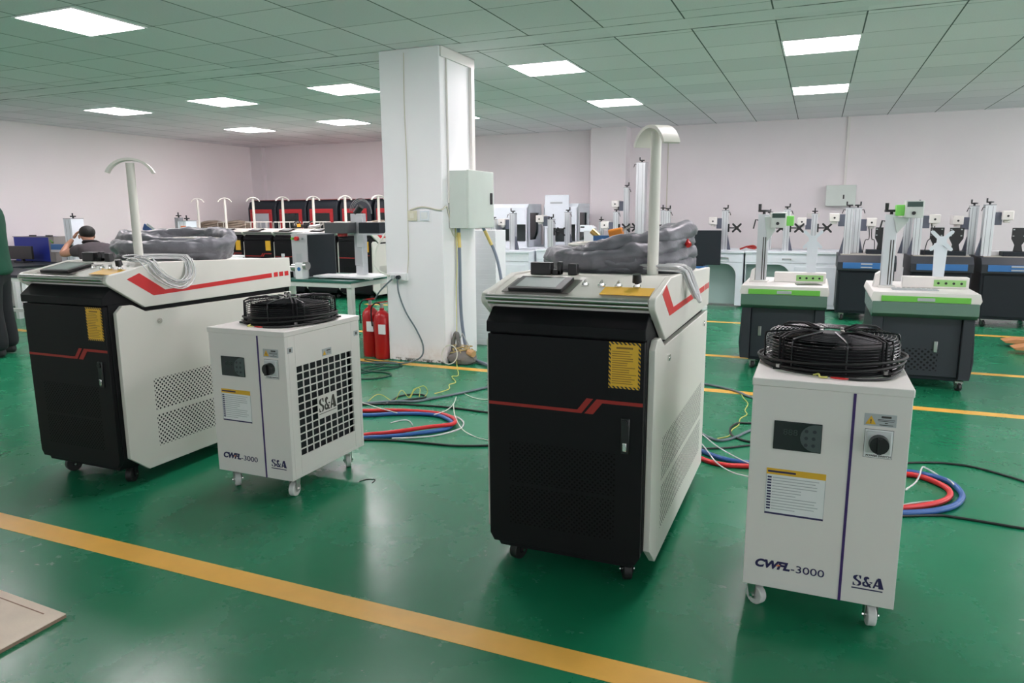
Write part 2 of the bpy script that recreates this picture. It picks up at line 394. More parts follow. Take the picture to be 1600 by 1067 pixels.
for i, (x, y) in enumerate(((-2.44, 3.55), (-.07, 3.55), (2.3, 3.55), (2.9, 6.7), (2.9, 9.06), (-8.9, 3.6), (5.2, 3.55), (-6.8, 3.6), (-9.2, .8))):  # the last is an unseen lamp added to brighten the left wall
    dup(proto, (x, y, CEIL), 'ceiling light panel '+OUTL[i])
# right windows give side daylight; front panes are added fill, never in view
M_PANE = emis('bright_window_pane', (0.98, 0.94, 1.0), 3.2)
M_FILL = emis('fill_light_pane', (0.96, 0.94, 1.0), 0.9)
M_FRAME = mat('window_frame_white', (0.7, 0.7, 0.7), 0.4)
k = 1
for x0 in (-9.6, -6.2, -2.8, .6, 4.0):  # glowing panes added on the unseen front wall as fill light
    w = struct('window_%d' % k, MB().box(x0, x0+2.8, YF+.001, YF+.012, .9, 2.3), M_FILL)
    MB().box(x0-.05, x0+2.85, YF, YF+.05, .85, .9).box(x0-.05, x0+2.85, YF, YF+.05, 2.3, 2.35).box(x0+1.37, x0+1.43, YF, YF+.05, .9, 2.3).build('window_frame', M_FRAME, w); k += 1
for y0 in (-3.2, .6, 4.4, 8.2):
    w = struct('window_%d' % k, MB().box(XR-.012, XR-.001, y0, y0+3.0, .9, 2.3), M_PANE)
    MB().box(XR-.05, XR, y0-.05, y0+3.05, .85, .9).box(XR-.05, XR, y0-.05, y0+3.05, 2.3, 2.35).box(XR-.05, XR, y0+1.47, y0+1.53, .9, 2.3).build('window_frame', M_FRAME, w); k += 1
# wall details: conduit strips, cable and breaker box on the back wall
struct('trim_7', MB().box(.31, .345, YB-.02, YB, 1.64, CEIL), WHITE)
struct('trim_8', MB().box(-2.29, -2.275, YB-.012, YB, 1.0, CEIL), mat('pale_cable_cover', (0.6, 0.56, 0.48), 0.6))
t = thing('breaker_box', 'pale grey wall box under a conduit, high on the back wall', 'electrical box', (.28, YB, 1.36))
MB().box(-.2, .2, -.14, -.001, 0, .30).build('case', GBOX, t, .004)
MB().box(.03, .05, -.146, -.14, .10, .16).build('latch', PLASTIC, t)
t = tag(MB().box(-.16, .02, YB-.02, YB, 1.20, 1.26).build('wall_socket', WHITE, None, .003), 'small white wall socket low on the back wall, behind the white cabinets', 'socket')
# pillar details
struct('trim_9', MB().box(-2.912, -2.895, 5.40, 6.02, 2.55, 2.632).box(-2.912, -2.885, 5.93, 5.99, 1.66, 2.55), WHITE, .002, 'white cable trunking round the pillar top')
tag(MB().cyl((-2.905, 5.50, 1.38), (-2.905, 5.50, 2.55), .009, 0, 8).build('conduit_pipe', mat('ivory_conduit', (0.66, 0.64, 0.60), 0.5)), 'thin ivory conduit running up the narrow face of the pillar', 'conduit')
cab = [(-3.235, 5.384, 2.60), (-3.245, 5.384, 2.2), (-3.238, 5.384, 1.7), (-3.245, 5.384, 1.3), (-3.25, 5.384, .95), (-3.27, 5.384, .78)]
tag(MB().tube(smooth(cab, 5), .004, 0, 6).build('surface_cable', mat('ivory_cable', (0.62, 0.60, 0.50), 0.6)), 'thin ivory cable clipped down the front of the pillar', 'cable')
tag(MB().tube(smooth([(-3.22, 5.383, 1.325), (-3.1, 5.383, 1.35), (-2.95, 5.383, 1.325), (-2.905, 5.384, 1.33), (-2.905, 5.47, 1.34), (-2.905, 5.56, 1.12), (-2.905, 5.7, 1.1)], 5), .007, 0, 6).build('surface_cable', MATS['ivory_cable']), 'white cable crossing the pillar face above the switches to the cabinet', 'cable')
t = thing('wall_switch', 'cream square switch plate on the pillar front, left of its pair', 'switch', (-3.20, 5.39, 1.235), 0, 'switch plates on the pillar')
MB().box(-.045, .045, -.012, 0, 0, .085).build('plate', mat('ivory_plastic', (0.68, 0.65, 0.50), 0.4), t, .002)
MB().box(-.02, .02, -.016, -.012, .02, .065).build('rocker', mat('ivory_plastic2', (0.75, 0.72, 0.6), 0.35), t)
t = thing('wall_switch', 'white square switch plate on the pillar front, right of its pair', 'switch', (-3.08, 5.39, 1.235), 0, 'switch plates on the pillar')
MB().box(-.043, .043, -.012, 0, 0, .085).build('plate', WHITE2, t, .002)
MB().box(-.03, .03, -.016, -.012, .015, .07).build('rocker', PAPER, t)
t = thing('power_outlet', 'white double socket box low on the front of the pillar', 'socket', (-3.355, 5.39, .73))
MB().box(-.09, .09, -.035, 0, -.01, .055).build('box', PAPER, t, .003)
for x in (-.03, .02): MB().cyl((x, -.035, .02), (x, -.065, .02), .018, 0, 10).build('plug', GREYL if x < 0 else DARK, t)
tag(MB().tube(smooth([(-3.335, 5.33, .74), (-3.33, 5.33, .62), (-3.27, 5.34, .45), (-3.17, 5.34, .3), (-3.10, 5.33, .16), (-3.12, 5.31, .06), (-3.25, 5.25, .012), (-3.45, 5.2, .01), (-3.7, 5.1, .01)], 6), .007, 0, 6).build('power_cable', HGREY), 'dark cable hanging in a curve from the pillar socket to the floor', 'cable')
tag(MB().tube(smooth([(-3.385, 5.33, .74), (-3.44, 5.34, .70), (-3.53, 5.34, .62), (-3.60, 5.36, .54)], 5), .007, 0, 6).build('power_cable', HGREY), 'short dark cable leaving the pillar socket to the left', 'cable')
tag(MB().tube(smooth([(-3.43, 5.35, .76), (-3.54, 5.36, .80), (-3.60, 5.38, .88), (-3.58, 5.42, 1.02), (-3.52, 5.5, 1.16)], 6), .008, 0, 6).build('power_cable', HWHT), 'white cable looping around the left edge of the pillar', 'cable')
# electric cabinet on the pillar
t = thing('electrical_cabinet', 'pale green-grey electrical cabinet mounted on the right side of the pillar', 'electrical cabinet', (-2.905, 5.5, 1.17))
MB().box(0, .17, 0, .50, 0, .48).build('case', GBOX, t, .004)
MB().box(.17, .192, -.004, .504, -.004, .484).build('door', GBOX, t, .005)
MB().box(.19, .205, .42, .45, .2, .3).build('door_latch', PLASTIC, t, .003)
tag(MB().tube(smooth([(-2.88, 5.62, 1.17), (-2.875, 5.62, .9), (-2.88, 5.63, .5), (-2.86, 5.63, .25), (-2.80, 5.6, .06), (-2.7, 5.55, .02), (-2.5, 5.4, .02)], 6), .015, 0, 8).build('corrugated_hose', mat('blue_grey_conduit', (0.17, 0.21, 0.27), 0.5)), 'blue-grey flexible conduit dropping from the cabinet to the floor by the pillar', 'conduit')
tag(MB().tube(smooth([(-2.78, 5.9, 1.17), (-2.70, 5.95, .98), (-2.62, 5.9, .80), (-2.54, 5.8, .55), (-2.50, 5.7, .3)], 6), .014, 0, 8).build('corrugated_hose', MATS['blue_grey_conduit']), 'blue-grey flexible conduit slanting from the cabinet towards the welding cart', 'conduit')
tag(MB().cyl((-2.875, 5.62, 1.0), (-2.88, 5.62, 1.13), .017, 0, 8).build('tape_wrap', TAPE_Y), 'yellow tape wrapped on the straight conduit under the cabinet', 'tape')
tag(MB().cyl((-2.712, 5.94, 1.01), (-2.765, 5.91, 1.14), .016, 0, 8).build('tape_wrap', TAPE_Y), 'yellow tape wrapped on the slanting conduit under the cabinet', 'tape')
tag(MB().tube(smooth([(-2.9, 5.6, 1.17), (-2.89, 5.6, .9), (-2.895, 5.58, .6), (-2.885, 5.56, .4), (-2.86, 5.5, .12), (-2.78, 5.34, .02), at(716, 586, .01), at(706, 588, .01), at(712, 597, .01), at(702, 601, .01), at(701, 608, .01), at(679, 615, .01)], 6), .0035, 0, 6).build('thin_wire', HYEL), 'thin yellow wire wandering from the pillar base across the floor', 'wire')
# foam boards behind the pillar
fb = MB(); fb.box(-3.40, -2.86, 6.35, 6.60, 0, 1.13)
for i in range(22): fb.box(-3.40, -2.855, 6.345, 6.35, .02+i*.05, .055+i*.05)
tag(fb.build('foam_board_stack', FOAM), 'white ribbed foam board stack standing behind the pillar', 'foam board')
# sack with scraps at the foot of the pillar
t = thing('scrap_sack', 'grey sack of scrap wire slumped against the pillar foot', 'sack', (-2.80, 5.48, 0))
def lump(p):
    random.seed(int(p[0]*977+p[1]*631+p[2]*389)); k = 1+random.uniform(-.12, .12); return (p[0]*k, p[1]*k, max(.003, p[2]))
MB().ell((0, 0, .05), .135, .10, .075, 0, 20, 10, lump).build('sack', SACK, t)
MB().tube(smooth([(-.11, .03, .08), (-.09, .02, .2), (-.05, .01, .26), (-.02, .0, .12)], 5), .02, 0, 8).build('sack_neck', SACK, t)
random.seed(5)
sc = MB()
for i in range(9):
    p = [(random.uniform(-.09, .1), random.uniform(-.06, .06), random.uniform(.08, .16)) for _ in range(4)]
    sc.tube(smooth(p, 4), .005, 0, 6)
sc.build('copper_scraps', mat('ochre_scrap_wire', (0.55, 0.42, 0.18), 0.5), t)
MB().tube([(-.08, 0, .1), (.02, -.02, .27), (.10, 0, .10)], .006, 0, 6).build('bent_rod', STEEL, t)
MB().cyl((.08, -.03, .11), (.14, -.05, .10), .03, 0, 10).build('tape_roll', mat('tan_tape', (0.55, 0.33, 0.15), 0.6), t)
MB().tube([(-.07+.075*math.cos(a), -.10+.02*math.sin(a), .09+.08*math.sin(a)) for a in [i*PI/12 for i in range(24)]], .005, 0, 6, True).build('wire_loop', HWHT, t)
# fire extinguishers
def extinguisher(loc, label, s=1.0):
    t = thing('fire_extinguisher', label, 'fire extinguisher', loc, 0, 'fire extinguishers beside the pillar')
    b = MB(); prof = [(.0, .0), (.07, .0), (.076, .012), (.076, .37), (.068, .41), (.045, .44), (.022, .455), (.02, .475), (0, .475)]
    n = 24; vs = []; fs = []
    for r, z in prof:
        for i in range(n): vs.append((r*s*math.cos(2*PI*i/n), r*s*math.sin(2*PI*i/n), z*s))
    for j in range(len(prof)-1):
        for i in range(n): fs.append((j*n+i, j*n+(i+1) % n, (j+1)*n+(i+1) % n, (j+1)*n+i))
    b.add(vs, fs).build('cylinder', REDX, t)
    MB().cyl((0, 0, .47*s), (0, 0, .515*s), .016, 0, 12).build('valve', STEEL, t)
    MB().prism([(-.06, .0), (.06, .015), (.06, .027), (-.06, .01)], 'y', -.008, .008, 0).build('lever', REDX, t, 0, (.0, 0, .515*s))
    MB().tube(smooth([(.0, 0, .50*s), (-.05, -.02, .52*s), (-.10, -.02, .46*s), (-.095, -.02, .3*s)], 6), .007, 0, 8).build('hose', RUBBER, t)
    MB().box(.005, .075, -.079*s, -.070*s, .24*s, .33*s).build('label_plate', PAPER, t, 0, None)
    return t
extinguisher((-3.74, 5.49, 0), 'red fire extinguisher farther from the pillar, with a torn white sticker')
extinguisher((-3.575, 5.43, 0), 'red fire extinguisher standing right against the pillar', .97)
# ================================================================ LASER WELDING CARTS
def rod_ring(c, rx, ry, r, n=28, z=0, sq=1.0):
    pts = []
    for i in range(n):
        a = 2*PI*i/n; ca, sa = math.cos(a), math.sin(a)
        pts.append((c[0]+rx*math.copysign(abs(ca)**sq, ca), c[1]+ry*math.copysign(abs(sa)**sq, sa), z))
    return pts
def caster(parent, x, y, r, body, wheelm, wid=.028, top=.10, yaw=0.6, fork=STEEL):
    c = thing('caster', None, None); c.parent = parent; c.location = (x, y, 0)
    MB().cyl((math.cos(yaw)*wid/2-.0, math.sin(yaw)*wid/2, r), (-math.cos(yaw)*wid/2, -math.sin(yaw)*wid/2, r), r, 0, 20).build('wheel', wheelm, c, .003)
    ux, uy = math.cos(yaw), math.sin(yaw)
    f = MB()
    for sg in (1, -1):
        o = sg*(wid/2+.004); px, py = ux*o, uy*o; vx, vy = -uy*.018, ux*.018
        f.add([(px-vx*.6, py-vy*.6, r-.01), (px+vx*.6, py+vy*.6, r-.01), (px+vx*1.5, py+vy*1.5, top-.008), (px-vx*.8, py-vy*.8, top-.008),
               (px-vx*.6+ux*.003*sg, py-vy*.6+uy*.003*sg, r-.01), (px+vx*.6+ux*.003*sg, py+vy*.6+uy*.003*sg, r-.01), (px+vx*1.5+ux*.003*sg, py+vy*1.5+uy*.003*sg, top-.008), (px-vx*.8+ux*.003*sg, py-vy*.8+uy*.003*sg, top-.008)],
              [(0, 1, 2, 3), (7, 6, 5, 4), (0, 4, 5, 1), (1, 5, 6, 2), (2, 6, 7, 3), (3, 7, 4, 0)])
    f.box(-.026, .026, -.026, .026, top-.012, top)
    f.build('fork', fork, c)
    MB().cyl((ux*(wid/2+.012), uy*(wid/2+.012), r), (-ux*(wid/2+.012), -uy*(wid/2+.012), r), .006, 0, 8).build('axle', CHROME, c)
    return c
SL = math.atan2(.036, .17)                 # console slope
def on_slope(y): return 1.030+(y-.10)*.036/.17
def laser_cart(label, group, near=True, dz=0.0, px=.17, py=.45, ptop=1.555, ha=50):
    t = thing('laser_welding_cart', label, 'welding machine', (0, 0, 0), 0, group)
    MB().prism([(-.28, .15), (-.245, .088), (.245, .088), (.28, .15), (.28, .905), (-.28, .905)], 'y', .022, 1.22).build('body', BLACK, t, .002)
    d = MB().prism([(-.278, .140), (-.262, .112), (.262, .112), (.278, .140), (.278, .884), (-.278, .884)], 'y', 0, .021).build('door', MESH_DOOR, t, .002)
    s = MB()
    y0, y1 = -.0012, .001
    s.prism([(-.276, .630), (.045, .630), (.045, .641), (-.276, .641)], 'y', y0, y1)
    s.prism([(.045, .630), (.068, .630), (.108, .683), (.085, .683), (.053, .641), (.045, .641)], 'y', y0, y1)
    s.prism([(.078, .630), (.108, .630), (.140, .671), (.276, .671), (.276, .683), (.120, .683)], 'y', y0, y1)
    s.build('red_stripe', REDD, d)
    if near:
        w = MB().box(.160, .265, -.0016, .001, .727, .882).build('warning_sticker', M_HAZ, d)
        MB().box(.167, .258, -.0024, -.0015, .735, .874).build('sticker_face', YEL, d)
        l = MB(); random.seed(3)
        l.box(.185, .24, -.003, -.0023, .860, .866)
        for i in range(15): l.box(.171, .171+random.uniform(.05, .082), -.0028, -.0022, .850-i*.0076, .8522-i*.0076)
        l.build('printed_lines', mat('brown_print', (0.25, 0.13, 0.02), 0.6), d)
        h = MB().box(.205, .235, -.006, .001, .505, .628).build('handle', PLASTIC, d, .004)
        MB().box(.213, .227, -.012, -.005, .515, .545).build('key_plate', CHROME, d, .002)
        MB().cyl((.22, -.012, .61), (.22, -.002, .61), .012, 0, 14).build('hinge_cap', PLASTIC, d)
    else:
        MB().box(.16, .262, -.002, .001, .727, .882).build('warning_sticker', YEL, d)
    MB().prism([(-.006, .890), (-.006, .926), (.052, .972), (.3, .985), (1.2, .985), (1.2, .890)], 'x', -.281, .281).build('top_cap', BLACK, t, .003)
    pp = [(.04, .15), (.14, .068), (1.25, .068), (1.25, .832), (.205, .842), (.135, .880), (.08, .882), (.045, .852)]
    for sg in (-1, 1):
        a, b = (.281, .303) if sg > 0 else (-.303, -.281)
        sp = MB().prism(pp, 'x', a, b).build('side_panel', MESH_SIDE, t, .002)
        if near and sg > 0:
            for yy in (.275, 1.12):
                MB().cyl((.303, yy, .787), (.309, yy, .787), .013, 0, 18).cyl((.309, yy, .787), (.311, yy, .787), .006, 0, 10).build('lock', CHROME, sp)
    nose = [(.035, .972)]+[(.036+.030*math.cos(q), 1.004+.026*math.sin(q)) for q in [PI*1.25-PI*.75*i/6 for i in range(7)]]
    hp = [(.2, .863)]+nose+[(.10, 1.039), (.27, 1.073), (.45, 1.069), (1.25, 1.038), (1.25, .862)]
    for sg in (-1, 1):
        a, b = (.283, .306) if sg > 0 else (-.306, -.283)
        pl = MB().prism(hp, 'x', a, b).build('head_side_plate', CREAM, t, .003)
        if sg > 0:
            rb = MB(); a, b = .305, .3068
            z = dz
            rb.prism([(.115, 1.016+z), (.185, 1.040+z), (.325, .948+z), (.255, .926+z)], 'x', a, b)
            rb.prism([(.255, .926+z), (.325, .948+z), (1.085, .962+z*.4), (1.085, .936+z*.4)], 'x', a, b)
            for q in (1.103, 1.15, 1.197): rb.prism([(q, .9365+z*.4), (q+.034, .937+z*.4), (q+.034, .964+z*.4), (q, .963+z*.4)], 'x', a, b)
            rb.build('red_band', RED, pl)
    MB().prism([(.058, 1.006), (.10, 1.030), (.27, 1.066), (.45, 1.062), (1.24, 1.031), (1.24, .90), (.2, .90), (.062, .955)], 'x', -.284, .284).build('console', CREAM, t, .002)
    g = MB().cyl((-.284, .008, 1.012), (.284, .008, 1.012), .011, 0, 14).cyl((-.284, .022, .996), (.284, .022, .996), .010, 0, 12)
    g.box(-.284, .284, .016, .05, 1.004, 1.010)
    g.build('grip_bar', STEEL, t)
    R = Matrix.Rotation(SL, 4, 'X')
    def place(o, x, y): o.location = (x, y, on_slope(y)); o.rotation_euler = (SL, 0, 0); return o
    place(MB().box(-.125, .125, -.055, .105, 0, .002).build('screen_bezel', mat('brushed_plate', (0.20, 0.18, 0.17), 0.35, 0.6), t), -.130, .125)
    sc = place(MB().box(-.10, .10, -.055, .090, .002, .016).build('touch_screen', PLASTIC, t, .003), -.130, .125)
    MB().box(-.078, .072, -.036, .070, .016, .0166).build('display', SCREEN, sc)
    if near:
        place(MB().box(.10, .272, -.072, .012, 0, .0012).build('control_label', YEL, t), 0, .15)
        for i, x in enumerate((.025, .085, .145, .210)):
            w = place(MB().cyl((0, 0, 0), (0, 0, .006), .014, 0, 18).cyl((0, 0, .006), (0, 0, .014), .010, 0, 16, .008).build('key_switch', CHROME, t), x, .165)
            if i == 3: MB().cyl((0, 0, .012), (0, 0, .020), .008, 0, 14).cyl((0, 0, .020), (0, 0, .048), .0165, 0, 16, .0145).build('black_knob', PLASTIC, w)
            else: MB().box(-.002, .002, -.006, .010, .014, .022).build('key', STEEL, w)
        b = MB().box(-.235, -.155, .30, .345, 1.066, 1.112).box(-.155, -.118, .315, .345, 1.066, 1.085).box(-.133, -.118, .315, .345, 1.066, 1.115)
        b.build('torch_holder', PLASTIC, t, .003)
        MB().box(-.09, -.055, .315, .345, 1.066, 1.108).build('torch_holder', PLASTIC, t, .003)
        text('model_text', '', .01, INKD, t, (0, 0, 0)) if False else None
    # hose support pole with saddle
    pz = 1.064
    p = MB().cyl((px, py, pz-.01), (px, py, ptop), .0215, 0, 20, .0195).build('support_pole', CREAM2, t)
    a0 = math.radians(ha); ux, uy = math.cos(a0), math.sin(a0); wx, wy = -uy, ux
    R0, hw, th = .116, .034, .013; hk = MB(); vs = []; fs = []; n = 22
    for i in range(n+1):
        q = math.radians(20)+math.radians(140)*i/n
        for rr in (R0, R0-th):
            for s in (-hw, hw):
                vs.append((px+ux*rr*math.cos(q)+wx*s, py+uy*rr*math.cos(q)+wy*s, ptop-.083+.92*rr*math.sin(q)))
    for i in range(n):
        a = i*4; b = a+4; fs += [(a, a+1, b+1, b), (a+2, b+2, b+3, a+3), (a, b, b+2, a+2), (a+1, a+3, b+3, b+1)]
    fs += [(0, 2, 3, 1), (n*4, n*4+1, n*4+3, n*4+2)]
    hk.add(vs, fs).build('saddle_hook', CREAM2, t)
    # wire guard rail on the rear top
    rl = MB(); pts = rod_ring((-.02, .76), .185, .18, .0, 36, 1.165, .55)
    rl.tube(pts, .006, 0, 8, True)
    for x, y in ((-.19, .62), (.15, .62), (-.19, .90), (.15, .90), (-.02, .582), (-.02, .938), (-.203, .76), (.163, .76)): rl.cyl((x, y, 1.03), (x, y, 1.165), .004, 0, 6)
    rl.build('guard_rail', CREAM2, t)
    for x in (-.21, .21):
        for y in (.11, 1.1): caster(t, x, y, .038, BLACK, RUBBER, .03, .09, .4 if x > 0 else -.3, BLACK)
    return t
cartR = laser_cart('tall black and cream laser welding cart with touch screen, nearest the camera in the centre', 'laser welding carts', True, .014, .193, .49, 1.590, -47)
cartR.location = (-.765, 2.243, 0)
cartL = laser_cart('black and cream laser welding cart at left with a clear tube coil on its side', 'laser welding carts', True, -.012, .117, .35, 1.552, 42)
cartL.location = (-3.262, 2.255, 0)
# grey sleeved hose coils lying on the cart tops
def hose_coil(name, label, c, rx, ry, seed, tilt, turns=4, gap=.017):
    random.seed(seed); t = thing(name, label, 'hose coil', c)
    for k in range(turns):
        pts = []; n = 40; ox, oy = random.uniform(-.02, .02), random.uniform(-.02, .02)
        f1, f2, p1, p2 = random.uniform(.9, 1.02), random.uniform(.85, 1.0), random.uniform(0, 6), random.uniform(0, 6)
        for i in range(n):
            a = 2*PI*i/n
            x = rx*f1*math.cos(a)+ox; y = ry*f2*math.sin(a)+oy
            z = .040+k*gap+tilt(k, x/rx, y/ry)+.010*math.sin(2*a+p1)
            pts.append((x, y, max(.042, z)))
        random.seed(seed*10+k); ph = [random.uniform(0, 6) for _ in range(4)]
        rf = lambda u, ph=ph: 1+.10*math.sin(2*PI*5*u+ph[0])+.07*math.sin(2*PI*11*u+ph[1])+.05*math.sin(2*PI*23*u+ph[2])
        o = MB().tube(smooth(pts, 4, True), .038, 0, 22, True, rf).build('sleeved_hose', SLEEVE, t, ang=180)
        ns = [v.normal.copy() for v in o.data.vertices]
        for v, nn in zip(o.data.vertices, ns):
            q = v.co; ta = math.atan2(q.y, q.x)
            w = mnoise.noise(Vector((q.x*7+k*3, q.y*7, q.z*38+seed)))*.011+mnoise.noise(Vector((ta*9, q.z*60, k*7.0)))*.006
            v.co = q+nn*w; v.co.z = max(v.co.z, .002)
    return t
hose_coil('hose_coil', 'coil of grey plastic-sleeved hose on top of the centre cart, red fitting at its right', (-.765, 3.02, 1.045), .30, .27, 3,
          lambda k, x, y: .030*k*max(x,-.3)+.004*k, 4)
hose_coil('hose_coil', 'coil of grey plastic-sleeved hose on top of the left cart', (-3.36, 3.02, 1.042), .33, .25, 8,
          lambda k, x, y: -.006*k*x+.006*k*y, 4, .028)
t = thing('red_fitting', 'red plastic fitting sticking out of the grey hose coil on the centre cart', 'fitting', (-.50, 2.96, 1.20))
MB().cyl((0, 0, 0), (.03, -.03, -.035), .012, 0, 12).build('cap', RED, t)
MB().cyl((0, 0, 0), (-.01, .015, .015), .017, 0, 12).build('collar', mat('ivory_fitting', (0.62, 0.58, 0.48), 0.4), t)
t = thing('nozzle', 'orange nozzle and blue bracket resting inside the guard rail of the centre cart', 'nozzle', (-.835, 3.0, 1.20))
MB().cyl((.02, 0, .005), (.075, 0, .02), .020, 0, 14, .016).build('orange_cap', mat('orange_plastic', (0.85, 0.28, 0.03), 0.4), t)
MB().cyl((.07, 0, .018), (.11, 0, .04), .004, 0, 8).build('tip', STEEL, t)
MB().box(-.05, .03, -.015, .015, -.03, .0).build('blue_bracket', BLUE_T, t, .003)
MB().cyl((-.06, 0, .02), (-.03, 0, -.005), .013, 0, 12).build('brass_nut', mat('brass', (0.7, 0.45, 0.15), 0.3, 0.8), t)
t = thing('booklet', 'folded blue and yellow printed leaflet behind the pole on the left cart', 'leaflet', (-3.77, 3.30, 1.11))
lf = MB().prism([(-.16, .10), (.10, -.03), (.115, -.0), (-.14, .135)], 'y', 0, .006).build('sheet', mat('leaflet_blue', (0.05, 0.13, 0.42), 0.4), t)
MB().prism([(-.15, .07), (-.02, .0), (-.01, .02), (-.14, .095)], 'y', -.004, .0).build('yellow_patch', TAPE_Y, t)
MB().prism([(-.12, .125), (.09, .015), (.095, .025), (-.11, .138)], 'y', -.003, .0).build('white_patch', PAPER, t)
# clear tube coils draped round each pole and over the side
def tube_coil(loc, label, seed, wide, n):
    random.seed(seed); b = MB()
    for k in range(n):
        r = random.uniform(.115, .165); c = .30+random.uniform(-.012, .02); yc = .56+random.uniform(-.02, .02); lift = .003+random.uniform(0, .022)
        sq = random.uniform(wide*.8, wide); pts = []
        for i in range(40):
            a = 2*PI*i/40; s = c+r*math.cos(a); y = yc+r*sq*math.sin(a)+.22*(s-.3)
            if s < .315: x = s; z = 1.071+lift+(.315-s)*.05
            else:
                x = .315+lift*.6+(s-.315)*.35; z = 1.071+lift*.4-(s-.315)*.95
            pts.append((x, y, z))
        b.tube(smooth(pts, 1, True), .0032, 0, 6, True)
    o = b.build('clear_tube_coil', CLEAR, None, ang=80); o.location = loc
    return tag(o, label, 'tube coil', 'clear tube coils')
tube_coil((cartR.location.x-.012, cartR.location.y-.01, 0), 'clear plastic tube coil draped round the pole of the centre welding cart', 11, .42, 15)
tube_coil((cartL.location.x-.02, cartL.location.y-.20, 0), 'clear plastic tube coil draped round the pole of the left welding cart', 12, .95, 12)
# bottle etc behind the left cart handled with the bench
# far row of the same carts
far = laser_cart('x', 'laser welding carts in the far row', False, 0)
FX = [-10.10+.615*i for i in range(7)]
FL = ['farthest left cart of the far row of welding carts, with a brown tube coil', 'second cart from the left in the far row, brown coil on top', 'third cart from the left in the far row of welding carts',
 'fourth from left cart in the far row, in front of the second red framed machine', 'fifth from left cart in the far row of welding carts, above the bench cabinet box', 'sixth far-row welding cart, its pole behind the bench marking head', 'rightmost cart of the far row, its hook touching the pillar edge in view']
for i, (x, lb) in enumerate(zip(FX, FL)):
    if i == 0: far.location = (x, 9.05, 0); far['label'] = lb
    else: dup(far, (x, 9.05, 0), lb)
for i, (x, w) in enumerate(((-9.98, .16), (-9.4, .2), (-6.42, .2))):
    random.seed(20+i); b = MB()
    for k in range(4):
        b.tube([(w*random.uniform(.85, 1.05)*math.cos(a), .22*math.sin(a), .025+k*.028+.02*math.sin(a*2+k)) for a in [j*PI/12 for j in range(24)]], .022, 0, 8, True)
    o = b.build('wrapped_tube_coil', BROWNP, None, ang=80); o.location = (x, 9.85, 1.045)
    tag(o, ['brown wrapped tube coil on the leftmost cart of the far row', 'brown wrapped tube coil on the second cart of the far row', 'tan wrapped tube coil on the cart next to the pillar'][i], 'tube coil', 'wrapped coils on the far carts')
for i, (x, c) in enumerate(((-7.72, 'black'), (-7.42, 'grey'))):
    t = thing('welding_torch', ['dark handheld welding torch with yellow tag on the fifth far cart', 'grey handheld welding torch beside the other torch on the fifth far cart'][i], 'welding torch', (x, 9.45, 1.06))
    MB().cyl((-.1, 0, .03), (.1, 0, .05), .028, 0, 10).cyl((.1, 0, .05), (.16, 0, .09), .015, 0, 8).build('torch_body', PLASTIC if i == 0 else STEEL, t)
    MB().tube(smooth([(-.1, 0, .03), (-.14, 0, .08), (-.06, .05, .12), (.0, .05, .03)], 5), .01, 0, 6).build('torch_lead', RUBBER, t)
    if i == 0: MB().box(-.03, .04, -.032, -.028, .03, .08).build('yellow_tag', YEL, t)
